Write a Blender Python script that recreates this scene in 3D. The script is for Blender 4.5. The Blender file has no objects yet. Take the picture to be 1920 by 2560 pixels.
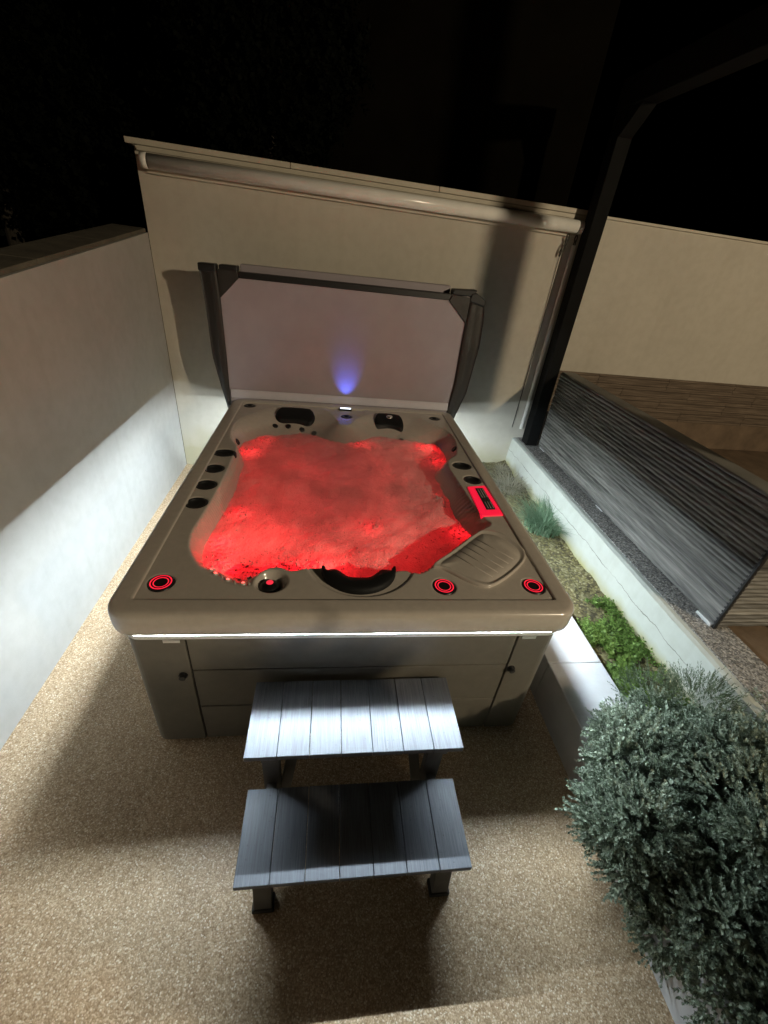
import bpy, bmesh, math, random
import numpy as np
from mathutils import Vector, Matrix, noise as mnoise

random.seed(7)
rng = np.random.default_rng(7)
scene = bpy.context.scene
COL = scene.collection

# ------------------------------------------------------------------ camera
CAM = Vector((0.0, 0.0, 2.17))
RIGHT = Vector((0.99060646, -0.09681157, 0.09657308))
DOWN = Vector((0.02898721, -0.5415151, -0.84019113))
FWD = Vector((0.133636, 0.83509815, -0.53362206))
cd = bpy.data.cameras.new('camera')
cam = bpy.data.objects.new('camera', cd)
COL.objects.link(cam)
m = Matrix.Identity(4)
for i in range(3):
    m[i][0] = RIGHT[i]; m[i][1] = -DOWN[i]; m[i][2] = -FWD[i]; m[i][3] = CAM[i]
cam.matrix_world = m
cd.sensor_fit = 'VERTICAL'; cd.sensor_height = 36.0; cd.lens = 36.0 * 1061.0 / 2560.0
cd.clip_start = 0.02; cd.clip_end = 400
scene.camera = cam

# ------------------------------------------------------------------ night sky, exposure
world = bpy.data.worlds.new('World'); scene.world = world; world.use_nodes = True
nt = world.node_tree; nt.nodes.clear()
wo = nt.nodes.new('ShaderNodeOutputWorld'); bg = nt.nodes.new('ShaderNodeBackground')
sky = nt.nodes.new('ShaderNodeTexSky'); sky.sky_type = 'NISHITA'; sky.sun_disc = False
sky.sun_elevation = math.radians(-8); sky.sun_rotation = math.radians(120)
bg.inputs['Strength'].default_value = 0.05
nt.links.new(sky.outputs[0], bg.inputs['Color']); nt.links.new(bg.outputs[0], wo.inputs['Surface'])
vs = scene.view_settings
vs.view_transform = 'Standard'; vs.look = 'None'; vs.exposure = 0.25; vs.gamma = 1.0; vs.use_curve_mapping = False
scene.cycles.max_bounces = 8

LAMP = Vector((4.3, -2.2, 3.5))          # the house lamp on the right, behind the camera
LAMP_POWER = 580.0
LED_STRENGTH = 980.0
LED_COL = (0.79, 0.92, 1.0)
WATER_RED = (1.0, 0.012, 0.022)

# ------------------------------------------------------------------ materials
MATS = {}
def nodes(name):
    mt = bpy.data.materials.new(name); mt.use_nodes = True
    t = mt.node_tree; b = t.nodes['Principled BSDF']
    MATS[name] = mt
    return mt, t, b
def N(t, kind, **kw):
    n = t.nodes.new(kind)
    for k, v in kw.items():
        if k in n.inputs: n.inputs[k].default_value = v
        else: setattr(n, k, v)
    return n
def ramp(t, stops):
    r = t.nodes.new('ShaderNodeValToRGB'); e = r.color_ramp.elements
    while len(e) < len(stops): e.new(0.5)
    for el, (p, c) in zip(e, stops):
        el.position = p; el.color = (*c, 1) if len(c) == 3 else c
    return r
def coords(t, scale=(1, 1, 1), kind='Object'):
    tc = t.nodes.new('ShaderNodeTexCoord'); mp = t.nodes.new('ShaderNodeMapping')
    mp.inputs['Scale'].default_value = scale
    t.links.new(tc.outputs[kind], mp.inputs['Vector'])
    return mp.outputs[0]
def simple(name, col, rough=0.5, metal=0.0, spec=0.5, var=0.0, scale=8.0, bump=0.0, bscale=60.0, coat=0.0):
    mt, t, b = nodes(name)
    b.inputs['Base Color'].default_value = (*col, 1); b.inputs['Roughness'].default_value = rough
    b.inputs['Metallic'].default_value = metal; b.inputs['Specular IOR Level'].default_value = spec
    b.inputs['Coat Weight'].default_value = coat; b.inputs['Coat Roughness'].default_value = 0.08
    v = coords(t)
    if var:
        n = N(t, 'ShaderNodeTexNoise', Scale=scale, Detail=6.0, Roughness=0.6)
        t.links.new(v, n.inputs['Vector'])
        lo = tuple(max(0, c * (1 - var)) for c in col); hi = tuple(min(1, c * (1 + var)) for c in col)
        r = ramp(t, [(0.3, lo), (0.7, hi)])
        t.links.new(n.outputs['Fac'], r.inputs[0]); t.links.new(r.outputs[0], b.inputs['Base Color'])
    if bump:
        n2 = N(t, 'ShaderNodeTexNoise', Scale=bscale, Detail=5.0)
        t.links.new(v, n2.inputs['Vector'])
        bp = N(t, 'ShaderNodeBump', Strength=bump, Distance=0.01)
        t.links.new(n2.outputs['Fac'], bp.inputs['Height']); t.links.new(bp.outputs[0], b.inputs['Normal'])
    return mt
def emis(name, col, strength):
    mt, t, b = nodes(name)
    b.inputs['Base Color'].default_value = (*[min(1, c) for c in col], 1)
    b.inputs['Emission Color'].default_value = (*col, 1); b.inputs['Emission Strength'].default_value = strength
    return mt

def mat_plaster(name, col, stain=None):
    mt, t, b = nodes(name)
    v = coords(t)
    n = N(t, 'ShaderNodeTexNoise', Scale=1.6, Detail=7.0, Roughness=0.62); t.links.new(v, n.inputs['Vector'])
    r = ramp(t, [(0.28, tuple(c * 0.92 for c in col)), (0.52, col), (0.78, tuple(min(1, c * 1.06) for c in col))])
    t.links.new(n.outputs['Fac'], r.inputs[0])
    n2 = N(t, 'ShaderNodeTexNoise', Scale=14.0, Detail=6.0); t.links.new(v, n2.inputs['Vector'])
    mx = N(t, 'ShaderNodeMixRGB', blend_type='MULTIPLY'); mx.inputs[0].default_value = 0.25
    r2 = ramp(t, [(0.35, (0.78, 0.76, 0.72)), (0.6, (1, 1, 1))]); t.links.new(n2.outputs['Fac'], r2.inputs[0])
    t.links.new(r.outputs[0], mx.inputs[1]); t.links.new(r2.outputs[0], mx.inputs[2])
    vs_ = coords(t, (1, 1, 0.05))
    n5 = N(t, 'ShaderNodeTexNoise', Scale=9.0, Detail=4.0, Roughness=0.6); t.links.new(vs_, n5.inputs['Vector'])
    r5 = ramp(t, [(0.30, (0.86, 0.85, 0.82)), (0.46, (1, 1, 1))]); t.links.new(n5.outputs['Fac'], r5.inputs[0])
    m5 = N(t, 'ShaderNodeMixRGB', blend_type='MULTIPLY'); m5.inputs[0].default_value = 0.3
    t.links.new(mx.outputs[0], m5.inputs[1]); t.links.new(r5.outputs[0], m5.inputs[2])
    out = m5.outputs[0]
    if stain:   # earth splashed up from the bed: colour, z of the ground, reach
        scol, z0, reach = stain
        sp = t.nodes.new('ShaderNodeSeparateXYZ'); t.links.new(v, sp.inputs[0])
        mr = N(t, 'ShaderNodeMapRange'); mr.inputs[1].default_value = z0; mr.inputs[2].default_value = z0 + reach
        mr.inputs[3].default_value = 1.0; mr.inputs[4].default_value = 0.0
        n4 = N(t, 'ShaderNodeTexNoise', Scale=7.0, Detail=6.0); t.links.new(v, n4.inputs['Vector'])
        ad = N(t, 'ShaderNodeMath', operation='MULTIPLY_ADD'); ad.inputs[1].default_value = -reach * 1.6; ad.inputs[2].default_value = reach * 0.8
        t.links.new(n4.outputs['Fac'], ad.inputs[0])
        a2 = N(t, 'ShaderNodeMath', operation='ADD'); t.links.new(sp.outputs['Z'], a2.inputs[0]); t.links.new(ad.outputs[0], a2.inputs[1])
        t.links.new(a2.outputs[0], mr.inputs[0])
        ms = N(t, 'ShaderNodeMixRGB'); t.links.new(mr.outputs[0], ms.inputs[0]); t.links.new(out, ms.inputs[1]); ms.inputs[2].default_value = (*scol, 1)
        out = ms.outputs[0]
    t.links.new(out, b.inputs['Base Color'])
    b.inputs['Roughness'].default_value = 0.85; b.inputs['Specular IOR Level'].default_value = 0.25
    n3 = N(t, 'ShaderNodeTexNoise', Scale=180.0, Detail=4.0); t.links.new(v, n3.inputs['Vector'])
    bp = N(t, 'ShaderNodeBump', Strength=0.25, Distance=0.002)
    t.links.new(n3.outputs['Fac'], bp.inputs['Height']); t.links.new(bp.outputs[0], b.inputs['Normal'])
    return mt

def mat_pebble(name, stops, size, rough=0.45, bump=0.42, large=(0.85, 1.12)):
    mt, t, b = nodes(name)
    v = coords(t)
    w = N(t, 'ShaderNodeTexNoise', Scale=40.0, Detail=2.0); t.links.new(v, w.inputs['Vector'])
    ad = N(t, 'ShaderNodeVectorMath', operation='MULTIPLY_ADD'); ad.inputs[1].default_value = (0.01, 0.01, 0.01)
    t.links.new(w.outputs['Color'], ad.inputs[0]); t.links.new(v, ad.inputs[2])
    vo = N(t, 'ShaderNodeTexVoronoi', Scale=1.0 / size); t.links.new(ad.outputs[0], vo.inputs['Vector'])
    sep = t.nodes.new('ShaderNodeSeparateColor'); t.links.new(vo.outputs['Color'], sep.inputs[0])
    r = ramp(t, stops); t.links.new(sep.outputs[0], r.inputs[0])
    gap = ramp(t, [(0.3, (1, 1, 1)), (0.8, (0.70, 0.65, 0.58))]); t.links.new(vo.outputs['Distance'], gap.inputs[0])
    mx = N(t, 'ShaderNodeMixRGB', blend_type='MULTIPLY'); mx.inputs[0].default_value = 1.0
    t.links.new(r.outputs[0], mx.inputs[1]); t.links.new(gap.outputs[0], mx.inputs[2])
    n = N(t, 'ShaderNodeTexNoise', Scale=2.2, Detail=8.0, Roughness=0.65); t.links.new(v, n.inputs['Vector'])
    r2 = ramp(t, [(0.3, (large[0],) * 3), (0.7, (large[1],) * 3)]); t.links.new(n.outputs['Fac'], r2.inputs[0])
    m2 = N(t, 'ShaderNodeMixRGB', blend_type='MULTIPLY'); m2.inputs[0].default_value = 1.0
    t.links.new(mx.outputs[0], m2.inputs[1]); t.links.new(r2.outputs[0], m2.inputs[2])
    t.links.new(m2.outputs[0], b.inputs['Base Color'])
    rr = ramp(t, [(0.0, (rough - 0.22,) * 3), (0.25, (rough,) * 3), (1.0, (rough + 0.35,) * 3)])
    t.links.new(sep.outputs[1], rr.inputs[0]); t.links.new(rr.outputs[0], b.inputs['Roughness'])
    bp = N(t, 'ShaderNodeBump', Strength=bump, Distance=size * 0.35); bp.invert = True
    t.links.new(vo.outputs['Distance'], bp.inputs['Height']); t.links.new(bp.outputs[0], b.inputs['Normal'])
    return mt

def mat_grain(name, lo, mid, hi, axis='Y', rough=0.55, fine=240.0):
    mt, t, b = nodes(name)
    sc = {'X': (0.03, 1, 1), 'Y': (1, 0.03, 1), 'Z': (1, 1, 0.03)}[axis]
    tc = t.nodes.new('ShaderNodeTexCoord'); oi = t.nodes.new('ShaderNodeObjectInfo')
    mp = t.nodes.new('ShaderNodeMapping'); mp.inputs['Scale'].default_value = sc
    ad = N(t, 'ShaderNodeVectorMath', operation='ADD'); t.links.new(tc.outputs['Object'], ad.inputs[0])
    mu = N(t, 'ShaderNodeMath', operation='MULTIPLY'); mu.inputs[1].default_value = 37.0; t.links.new(oi.outputs['Random'], mu.inputs[0])
    t.links.new(mu.outputs[0], ad.inputs[1]); t.links.new(ad.outputs[0], mp.inputs['Vector'])
    n = N(t, 'ShaderNodeTexNoise', Scale=fine, Detail=5.0, Roughness=0.65); t.links.new(mp.outputs[0], n.inputs['Vector'])
    r = ramp(t, [(0.3, lo), (0.5, mid), (0.72, hi)]); t.links.new(n.outputs['Fac'], r.inputs[0])
    n2 = N(t, 'ShaderNodeTexNoise', Scale=90.0, Detail=2.0); t.links.new(ad.outputs[0], n2.inputs['Vector'])
    r2 = ramp(t, [(0.24, (0.45, 0.45, 0.46)), (0.34, (1, 1, 1))]); t.links.new(n2.outputs['Fac'], r2.inputs[0])
    mx = N(t, 'ShaderNodeMixRGB', blend_type='MULTIPLY'); mx.inputs[0].default_value = 0.7
    t.links.new(r.outputs[0], mx.inputs[1]); t.links.new(r2.outputs[0], mx.inputs[2])
    t.links.new(mx.outputs[0], b.inputs['Base Color'])
    b.inputs['Roughness'].default_value = rough
    bp = N(t, 'ShaderNodeBump', Strength=0.25, Distance=0.002)
    t.links.new(n.outputs['Fac'], bp.inputs['Height']); t.links.new(bp.outputs[0], b.inputs['Normal'])
    return mt

def mat_leaf(name, cols, rough=0.55, trans=0.25, spec=0.4):
    mt, t, b = nodes(name)
    g = t.nodes.new('ShaderNodeNewGeometry')
    r = ramp(t, [(i / (len(cols) - 1), c) for i, c in enumerate(cols)])
    t.links.new(g.outputs['Random Per Island'], r.inputs[0]); t.links.new(r.outputs[0], b.inputs['Base Color'])
    b.inputs['Roughness'].default_value = rough; b.inputs['Specular IOR Level'].default_value = spec
    tr = t.nodes.new('ShaderNodeBsdfTranslucent'); t.links.new(r.outputs[0], tr.inputs['Color'])
    ms = t.nodes.new('ShaderNodeMixShader'); ms.inputs[0].default_value = trans
    t.links.new(b.outputs[0], ms.inputs[1]); t.links.new(tr.outputs[0], ms.inputs[2])
    t.links.new(ms.outputs[0], t.nodes['Material Output'].inputs['Surface'])
    return mt

mat_pebble('floor', [(0.0, (0.36, 0.245, 0.145)), (0.3, (0.50, 0.355, 0.22)), (0.65, (0.62, 0.46, 0.30)), (0.9, (0.72, 0.58, 0.41)), (1.0, (0.88, 0.79, 0.64))], 0.0052)
mat_pebble('aggregate', [(0.0, (0.09, 0.09, 0.09)), (0.4, (0.24, 0.24, 0.235)), (0.8, (0.42, 0.41, 0.39)), (1.0, (0.62, 0.60, 0.57))], 0.009, rough=0.5)
mat_pebble('soil', [(0.0, (0.05, 0.04, 0.02)), (0.4, (0.13, 0.11, 0.045)), (0.75, (0.20, 0.18, 0.075)), (1.0, (0.30, 0.27, 0.16))], 0.016, rough=0.75, large=(0.6, 1.2))
mat_plaster('plaster', (0.435, 0.425, 0.40))
mat_plaster('plaster_back', (0.55, 0.51, 0.43), stain=((0.42, 0.38, 0.26), 0.2, 0.25))
mat_plaster('lowwall', (0.52, 0.535, 0.48), stain=((0.36, 0.33, 0.15), 0.19, 0.10))
simple('kerb', (0.47, 0.47, 0.475), 0.7, var=0.08, bump=0.2)
simple('coping', (0.13, 0.115, 0.085), 0.8, var=0.3, bump=0.3)
simple('coping_pale', (0.55, 0.50, 0.40), 0.6, var=0.08)
simple('blind', (0.88, 0.86, 0.80), 0.22, var=0.05)
simple('dark_line', (0.05, 0.045, 0.035), 0.6)
simple('post', (0.0065, 0.0065, 0.006), 0.8, spec=0.12, var=0.2)
simple('terrace', (0.16, 0.112, 0.072), 0.6, var=0.3, scale=6, bump=0.3)
mat_grain('cladding', (0.06, 0.042, 0.028), (0.135, 0.098, 0.066), (0.25, 0.19, 0.135), axis='X', rough=0.7, fine=120)
def mat_wicker():
    mt, t, b = nodes('wicker')
    v = coords(t, (0.03, 0.045, 1.0))
    n = N(t, 'ShaderNodeTexNoise', Scale=36.0, Detail=3.0, Roughness=0.6); t.links.new(v, n.inputs['Vector'])
    r_ = ramp(t, [(0.34, (0.07, 0.067, 0.06)), (0.5, (0.15, 0.144, 0.128)), (0.66, (0.25, 0.24, 0.215))]); t.links.new(n.outputs['Fac'], r_.inputs[0])
    t.links.new(r_.outputs[0], b.inputs['Base Color']); b.inputs['Roughness'].default_value = 0.5
mat_wicker()
simple('silver', (0.75, 0.75, 0.74), 0.3, metal=0.6)
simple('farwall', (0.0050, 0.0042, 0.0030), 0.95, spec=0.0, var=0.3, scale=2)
mat_grain('bark', (0.02, 0.017, 0.012), (0.04, 0.033, 0.024), (0.07, 0.06, 0.045), axis='Z', rough=0.9, fine=60)
# tub
simple('acrylic', (0.55, 0.50, 0.44), 0.22, var=0.05, scale=30, coat=0.35)
simple('cabinet', (0.155, 0.145, 0.122), 0.38, var=0.08, scale=20)
simple('ledge', (0.82, 0.84, 0.85), 0.3, metal=0.2)
simple('black_plastic', (0.012, 0.012, 0.013), 0.35)
simple('pillow', (0.009, 0.0095, 0.010), 0.6, spec=0.25, bump=0.15, bscale=200)
simple('hole', (0.004, 0.004, 0.004), 0.6)
emis('led', LED_COL, LED_STRENGTH)
emis('red_ring', (1.0, 0.02, 0.05), 0.85)
emis('red_panel', (1.0, 0.01, 0.05), 0.6)
emis('red_dot', (1.0, 0.10, 0.08), 3.0)
emis('red_dim', (0.9, 0.03, 0.06), 0.8)
emis('fall_light', (0.80, 0.90, 1.0), 2.5)
simple('chrome', (0.7, 0.68, 0.65), 0.2, metal=0.9)
simple('vinyl_dark', (0.028, 0.025, 0.022), 0.5, bump=0.3, bscale=25)
simple('vinyl_black', (0.010, 0.010, 0.010), 0.5)
simple('liner', (0.37, 0.325, 0.35), 0.45, var=0.06, scale=4, bump=0.12, bscale=7)
simple('glow_band', (0.62, 0.60, 0.66), 0.4, var=0.05)
mat_grain('deck_board', (0.078, 0.083, 0.096), (0.118, 0.127, 0.146), (0.165, 0.177, 0.20), axis='Y')
simple('deck_leg', (0.085, 0.08, 0.07), 0.6, var=0.2, scale=20)
simple('rubber', (0.02, 0.018, 0.015), 0.7)
# plants
mat_leaf('juniper', [(0.10, 0.13, 0.088), (0.20, 0.245, 0.18), (0.31, 0.365, 0.28), (0.42, 0.48, 0.38)], spec=0.1)
mat_leaf('soft_shrub', [(0.07, 0.10, 0.055), (0.11, 0.15, 0.085), (0.16, 0.20, 0.125)])
mat_leaf('weed', [(0.07, 0.13, 0.022), (0.13, 0.22, 0.04), (0.22, 0.33, 0.085)], trans=0.35)
mat_leaf('tuft', [(0.11, 0.20, 0.11), (0.18, 0.29, 0.17), (0.26, 0.36, 0.24)], trans=0.3)
mat_leaf('dry', [(0.20, 0.18, 0.12), (0.32, 0.29, 0.21), (0.42, 0.39, 0.30)], trans=0.2)
mat_leaf('pale_leaf', [(0.24, 0.28, 0.20), (0.36, 0.40, 0.31)], trans=0.3)
mat_leaf('tree_leaf', [(0.0014, 0.002, 0.001), (0.0028, 0.0036, 0.002), (0.0055, 0.0065, 0.004)], rough=0.9, trans=0.15, spec=0.05)

def mat_water():
    mt, t, b = nodes('water')
    v = coords(t)
    n = N(t, 'ShaderNodeTexNoise', Scale=4.0, Detail=5.0, Roughness=0.5); t.links.new(v, n.inputs['Vector'])
    n2 = N(t, 'ShaderNodeTexVoronoi', Scale=95.0); t.links.new(v, n2.inputs['Vector'])
    foam = ramp(t, [(0.36, (0.66, 0.58, 0.56)), (0.64, (0.92, 0.86, 0.83))]); t.links.new(n.outputs['Fac'], foam.inputs[0])
    t.links.new(foam.outputs[0], b.inputs['Base Color'])
    b.inputs['Roughness'].default_value = 0.2
    hb = N(t, 'ShaderNodeMath', operation='MULTIPLY_ADD'); hb.inputs[1].default_value = 0.25
    nm = N(t, 'ShaderNodeMath', operation='MULTIPLY'); nm.inputs[1].default_value = 0.35; t.links.new(n.outputs['Fac'], nm.inputs[0])
    t.links.new(n2.outputs['Distance'], hb.inputs[0]); t.links.new(nm.outputs[0], hb.inputs[2])
    bp = N(t, 'ShaderNodeBump', Strength=0.6, Distance=0.02); t.links.new(hb.outputs[0], bp.inputs['Height'])
    t.links.new(bp.outputs[0], b.inputs['Normal'])
    tr = t.nodes.new('ShaderNodeBsdfTranslucent'); t.links.new(bp.outputs[0], tr.inputs['Normal'])
    trc = ramp(t, [(0.33, (0.55, 0.5, 0.5)), (0.62, (0.95, 0.9, 0.9))]); t.links.new(n.outputs['Fac'], trc.inputs[0])
    t.links.new(trc.outputs[0], tr.inputs['Color'])
    ms = t.nodes.new('ShaderNodeMixShader'); ms.inputs[0].default_value = 0.40
    t.links.new(b.outputs[0], ms.inputs[1]); t.links.new(tr.outputs[0], ms.inputs[2])
    t.links.new(ms.outputs[0], t.nodes['Material Output'].inputs['Surface'])
mat_water()

# the white wall's crack: a thin jagged dark band in its plaster
def add_crack(mname):
    mt = MATS[mname]; t = mt.node_tree; b = t.nodes['Principled BSDF']
    src = b.inputs['Base Color'].links[0].from_socket
    v = coords(t); sp = t.nodes.new('ShaderNodeSeparateXYZ'); t.links.new(v, sp.inputs[0])
    cb = t.nodes.new('ShaderNodeCombineXYZ'); t.links.new(sp.outputs['Y'], cb.inputs['X'])
    n = N(t, 'ShaderNodeTexNoise', Scale=3.5, Detail=9.0, Roughness=0.62); t.links.new(cb.outputs[0], n.inputs['Vector'])
    ma = N(t, 'ShaderNodeMath', operation='MULTIPLY_ADD'); ma.inputs[1].default_value = 0.10; ma.inputs[2].default_value = 0.315
    t.links.new(n.outputs['Fac'], ma.inputs[0])
    df = N(t, 'ShaderNodeMath', operation='SUBTRACT'); t.links.new(sp.outputs['Z'], df.inputs[0]); t.links.new(ma.outputs[0], df.inputs[1])
    ab = N(t, 'ShaderNodeMath', operation='ABSOLUTE'); t.links.new(df.outputs[0], ab.inputs[0])
    n2 = N(t, 'ShaderNodeTexNoise', Scale=5.0, Detail=3.0); t.links.new(cb.outputs[0], n2.inputs['Vector'])
    wd = N(t, 'ShaderNodeMapRange'); wd.inputs[1].default_value = 0.38; wd.inputs[2].default_value = 0.75; wd.inputs[3].default_value = 0.0006; wd.inputs[4].default_value = 0.005
    t.links.new(n2.outputs['Fac'], wd.inputs[0])
    lt = N(t, 'ShaderNodeMath', operation='LESS_THAN'); t.links.new(ab.outputs[0], lt.inputs[0]); t.links.new(wd.outputs[0], lt.inputs[1])
    ml = N(t, 'ShaderNodeMath', operation='MULTIPLY'); ml.inputs[1].default_value = 0.75; t.links.new(lt.outputs[0], ml.inputs[0])
    mx = N(t, 'ShaderNodeMixRGB'); mx.inputs[2].default_value = (0.12, 0.11, 0.09, 1)
    t.links.new(ml.outputs[0], mx.inputs[0]); t.links.new(src, mx.inputs[1]); t.links.new(mx.outputs[0], b.inputs['Base Color'])
add_crack('lowwall')

# ------------------------------------------------------------------ mesh helpers
def tag(o, label=None, cat=None, group=None, kind=None):
    if label: o['label'] = label
    if cat: o['category'] = cat
    if group: o['group'] = group
    if kind: o['kind'] = kind
    return o
def empty(name, loc=(0, 0, 0), label=None, cat=None, group=None):
    o = bpy.data.objects.new(name, None); o.empty_display_size = 0.1
    COL.objects.link(o); o.location = loc
    return tag(o, label, cat, group)
def obj_from(name, verts, faces, mat, parent=None, smooth=False, bevel=0.0, seg=2):
    me = bpy.data.meshes.new(name)
    me.from_pydata([tuple(v) for v in verts], [], [tuple(f) for f in faces])
    me.materials.append(MATS[mat] if isinstance(mat, str) else mat)
    me.validate(); me.update()
    if smooth: me.polygons.foreach_set('use_smooth', [True] * len(me.polygons))
    o = bpy.data.objects.new(name, me); COL.objects.link(o)
    if parent:
        o.parent = parent; o.matrix_parent_inverse = Matrix.Translation(parent_world(parent)).inverted()
    if bevel:
        md = o.modifiers.new('bevel', 'BEVEL'); md.width = bevel; md.segments = seg; md.limit_method = 'ANGLE'
    return o
def parent_world(p):
    v = Vector(p.location)
    return v
class MB:
    def __init__(s): s.v = []; s.f = []
    def add(s, vs, fs):
        k = len(s.v); s.v += [tuple(x) for x in vs]; s.f += [tuple(i + k for i in f) for f in fs]; return s
    def box(s, x0, x1, y0, y1, z0, z1):
        return s.add([(x0, y0, z0), (x1, y0, z0), (x1, y1, z0), (x0, y1, z0), (x0, y0, z1), (x1, y0, z1), (x1, y1, z1), (x0, y1, z1)],
                     [(0, 3, 2, 1), (4, 5, 6, 7), (0, 1, 5, 4), (1, 2, 6, 5), (2, 3, 7, 6), (3, 0, 4, 7)])
    def hexa(s, b, t):   # four bottom and four top corners
        return s.add(list(b) + list(t), [(0, 3, 2, 1), (4, 5, 6, 7), (0, 1, 5, 4), (1, 2, 6, 5), (2, 3, 7, 6), (3, 0, 4, 7)])
    def prism(s, pts, d):   # planar polygon pushed along d
        n = len(pts); d = Vector(d)
        a = [Vector(p) for p in pts]; c = [p + d for p in a]
        return s.add(a + c, [tuple(range(n))[::-1], tuple(range(n, 2 * n))] + [(i, (i + 1) % n, n + (i + 1) % n, n + i) for i in range(n)])
    def tube(s, pts, r, n=8, cap=True):
        pts = [Vector(p) for p in pts]; rs = r if isinstance(r, (list, tuple)) else [r] * len(pts)
        k = len(s.v); up = None
        for i, p in enumerate(pts):
            d = (pts[min(i + 1, len(pts) - 1)] - pts[max(i - 1, 0)]).normalized()
            if up is None: up = Vector((0, 0, 1)) if abs(d.z) < 0.9 else Vector((1, 0, 0))
            a = d.cross(up).normalized(); b = a.cross(d).normalized(); up = b
            for j in range(n):
                t = 2 * math.pi * j / n
                s.v.append(tuple(p + (a * math.cos(t) + b * math.sin(t)) * rs[i]))
        for i in range(len(pts) - 1):
            for j in range(n):
                s.f.append((k + i * n + j, k + i * n + (j + 1) % n, k + (i + 1) * n + (j + 1) % n, k + (i + 1) * n + j))
        if cap:
            s.f.append(tuple(k + j for j in range(n))[::-1]); e = k + (len(pts) - 1) * n
            s.f.append(tuple(e + j for j in range(n)))
        return s
    def lathe(s, prof, c, n=24, sx=1.0, sy=1.0):   # (radius, z) pairs round c
        k = len(s.v); c = Vector(c)
        for r, z in prof:
            for j in range(n):
                t = 2 * math.pi * j / n
                s.v.append((c.x + r * sx * math.cos(t), c.y + r * sy * math.sin(t), c.z + z))
        for i in range(len(prof) - 1):
            for j in range(n):
                s.f.append((k + i * n + j, k + i * n + (j + 1) % n, k + (i + 1) * n + (j + 1) % n, k + (i + 1) * n + j))
        return s
    def build(s, name, mat, parent=None, smooth=False, bevel=0.0, seg=2):
        return obj_from(name, s.v, s.f, mat, parent, smooth, bevel, seg)
def grid_mesh(xs, ys, Z, keep=None):
    nx, ny = len(xs), len(ys)
    X, Y = np.meshgrid(xs, ys, indexing='ij')
    V = np.stack([X, Y, Z], -1).reshape(-1, 3)
    idx = np.arange(nx * ny).reshape(nx, ny)
    a, b, c, d = idx[:-1, :-1], idx[1:, :-1], idx[1:, 1:], idx[:-1, 1:]
    F = np.stack([a, b, c, d], -1).reshape(-1, 4)
    if keep is not None:
        k = keep.reshape(-1); F = F[k[F].all(1)]
        used = np.zeros(len(V), bool); used[F] = True
        mp = np.cumsum(used) - 1; V = V[used]; F = mp[F]
    return V, F
def np_obj(name, V, F, mat, parent=None, smooth=False):
    me = bpy.data.meshes.new(name); n = F.shape[1]
    me.vertices.add(len(V)); me.vertices.foreach_set('co', np.asarray(V, np.float32).ravel())
    me.loops.add(F.size); me.loops.foreach_set('vertex_index', F.astype(np.int32).ravel())
    me.polygons.add(len(F)); me.polygons.foreach_set('loop_start', np.arange(0, F.size, n, dtype=np.int32))
    me.polygons.foreach_set('loop_total', np.full(len(F), n, np.int32))
    if smooth: me.polygons.foreach_set('use_smooth', np.ones(len(F), bool))
    me.materials.append(MATS[mat]); me.update(); me.validate()
    o = bpy.data.objects.new(name, me); COL.objects.link(o)
    if parent:
        o.parent = parent; o.matrix_parent_inverse = Matrix.Translation(parent_world(parent)).inverted()
    return o
def vnoise(x, y, s, seed=0.0):
    f = np.vectorize(lambda a, b: mnoise.noise(Vector((a * s, b * s, seed))))
    return f(x, y)

# ------------------------------------------------------------------ ground and walls
BW = 4.22                                   # face of the back wall
LW = -1.48                                  # face of the left wall
o = MB().box(-40, 40, -40, 60, -0.5, -0.012).build('ground', 'soil'); tag(o, kind='structure')
o = MB().box(LW, 1.40, -6, BW, -0.2, 0.0).build('patio', 'floor'); tag(o, kind='structure')
o = MB().box(2.02, 9.0, -6, BW, -0.2, 0.496).build('terrace', 'terrace'); tag(o, kind='structure')

# left wall, its top falling towards the camera, with dark coping slabs
lw = empty('garden_wall', (LW, 2.0, 0), 'smooth beige rendered side wall left of the hot tub, lower than the back wall', 'wall')
zt = lambda y: 2.055 + (y - BW) * 0.098
MB().hexa([(LW - .22, -4, 0), (LW, -4, 0), (LW, BW, 0), (LW - .22, BW, 0)],
          [(LW - .22, -4, zt(-4)), (LW, -4, zt(-4)), (LW, BW, zt(BW)), (LW - .22, BW, zt(BW))]).build('wall', 'plaster', lw)
ys = [BW - 0.002 - i * 0.78 for i in range(11)]
for a, b_ in zip(ys[:-1], ys[1:]):
    b2 = b_ + 0.006
    MB().hexa([(LW - .26, b2, zt(b2) + .002), (LW - .012, b2, zt(b2) + .002), (LW - .012, a, zt(a) + .002), (LW - .26, a, zt(a) + .002)],
              [(LW - .26, b2, zt(b2) + .035), (LW - .012, b2, zt(b2) + .028), (LW - .012, a, zt(a) + .028), (LW - .26, a, zt(a) + .035)]).build('coping_slab', 'coping', lw, bevel=.004)

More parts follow.
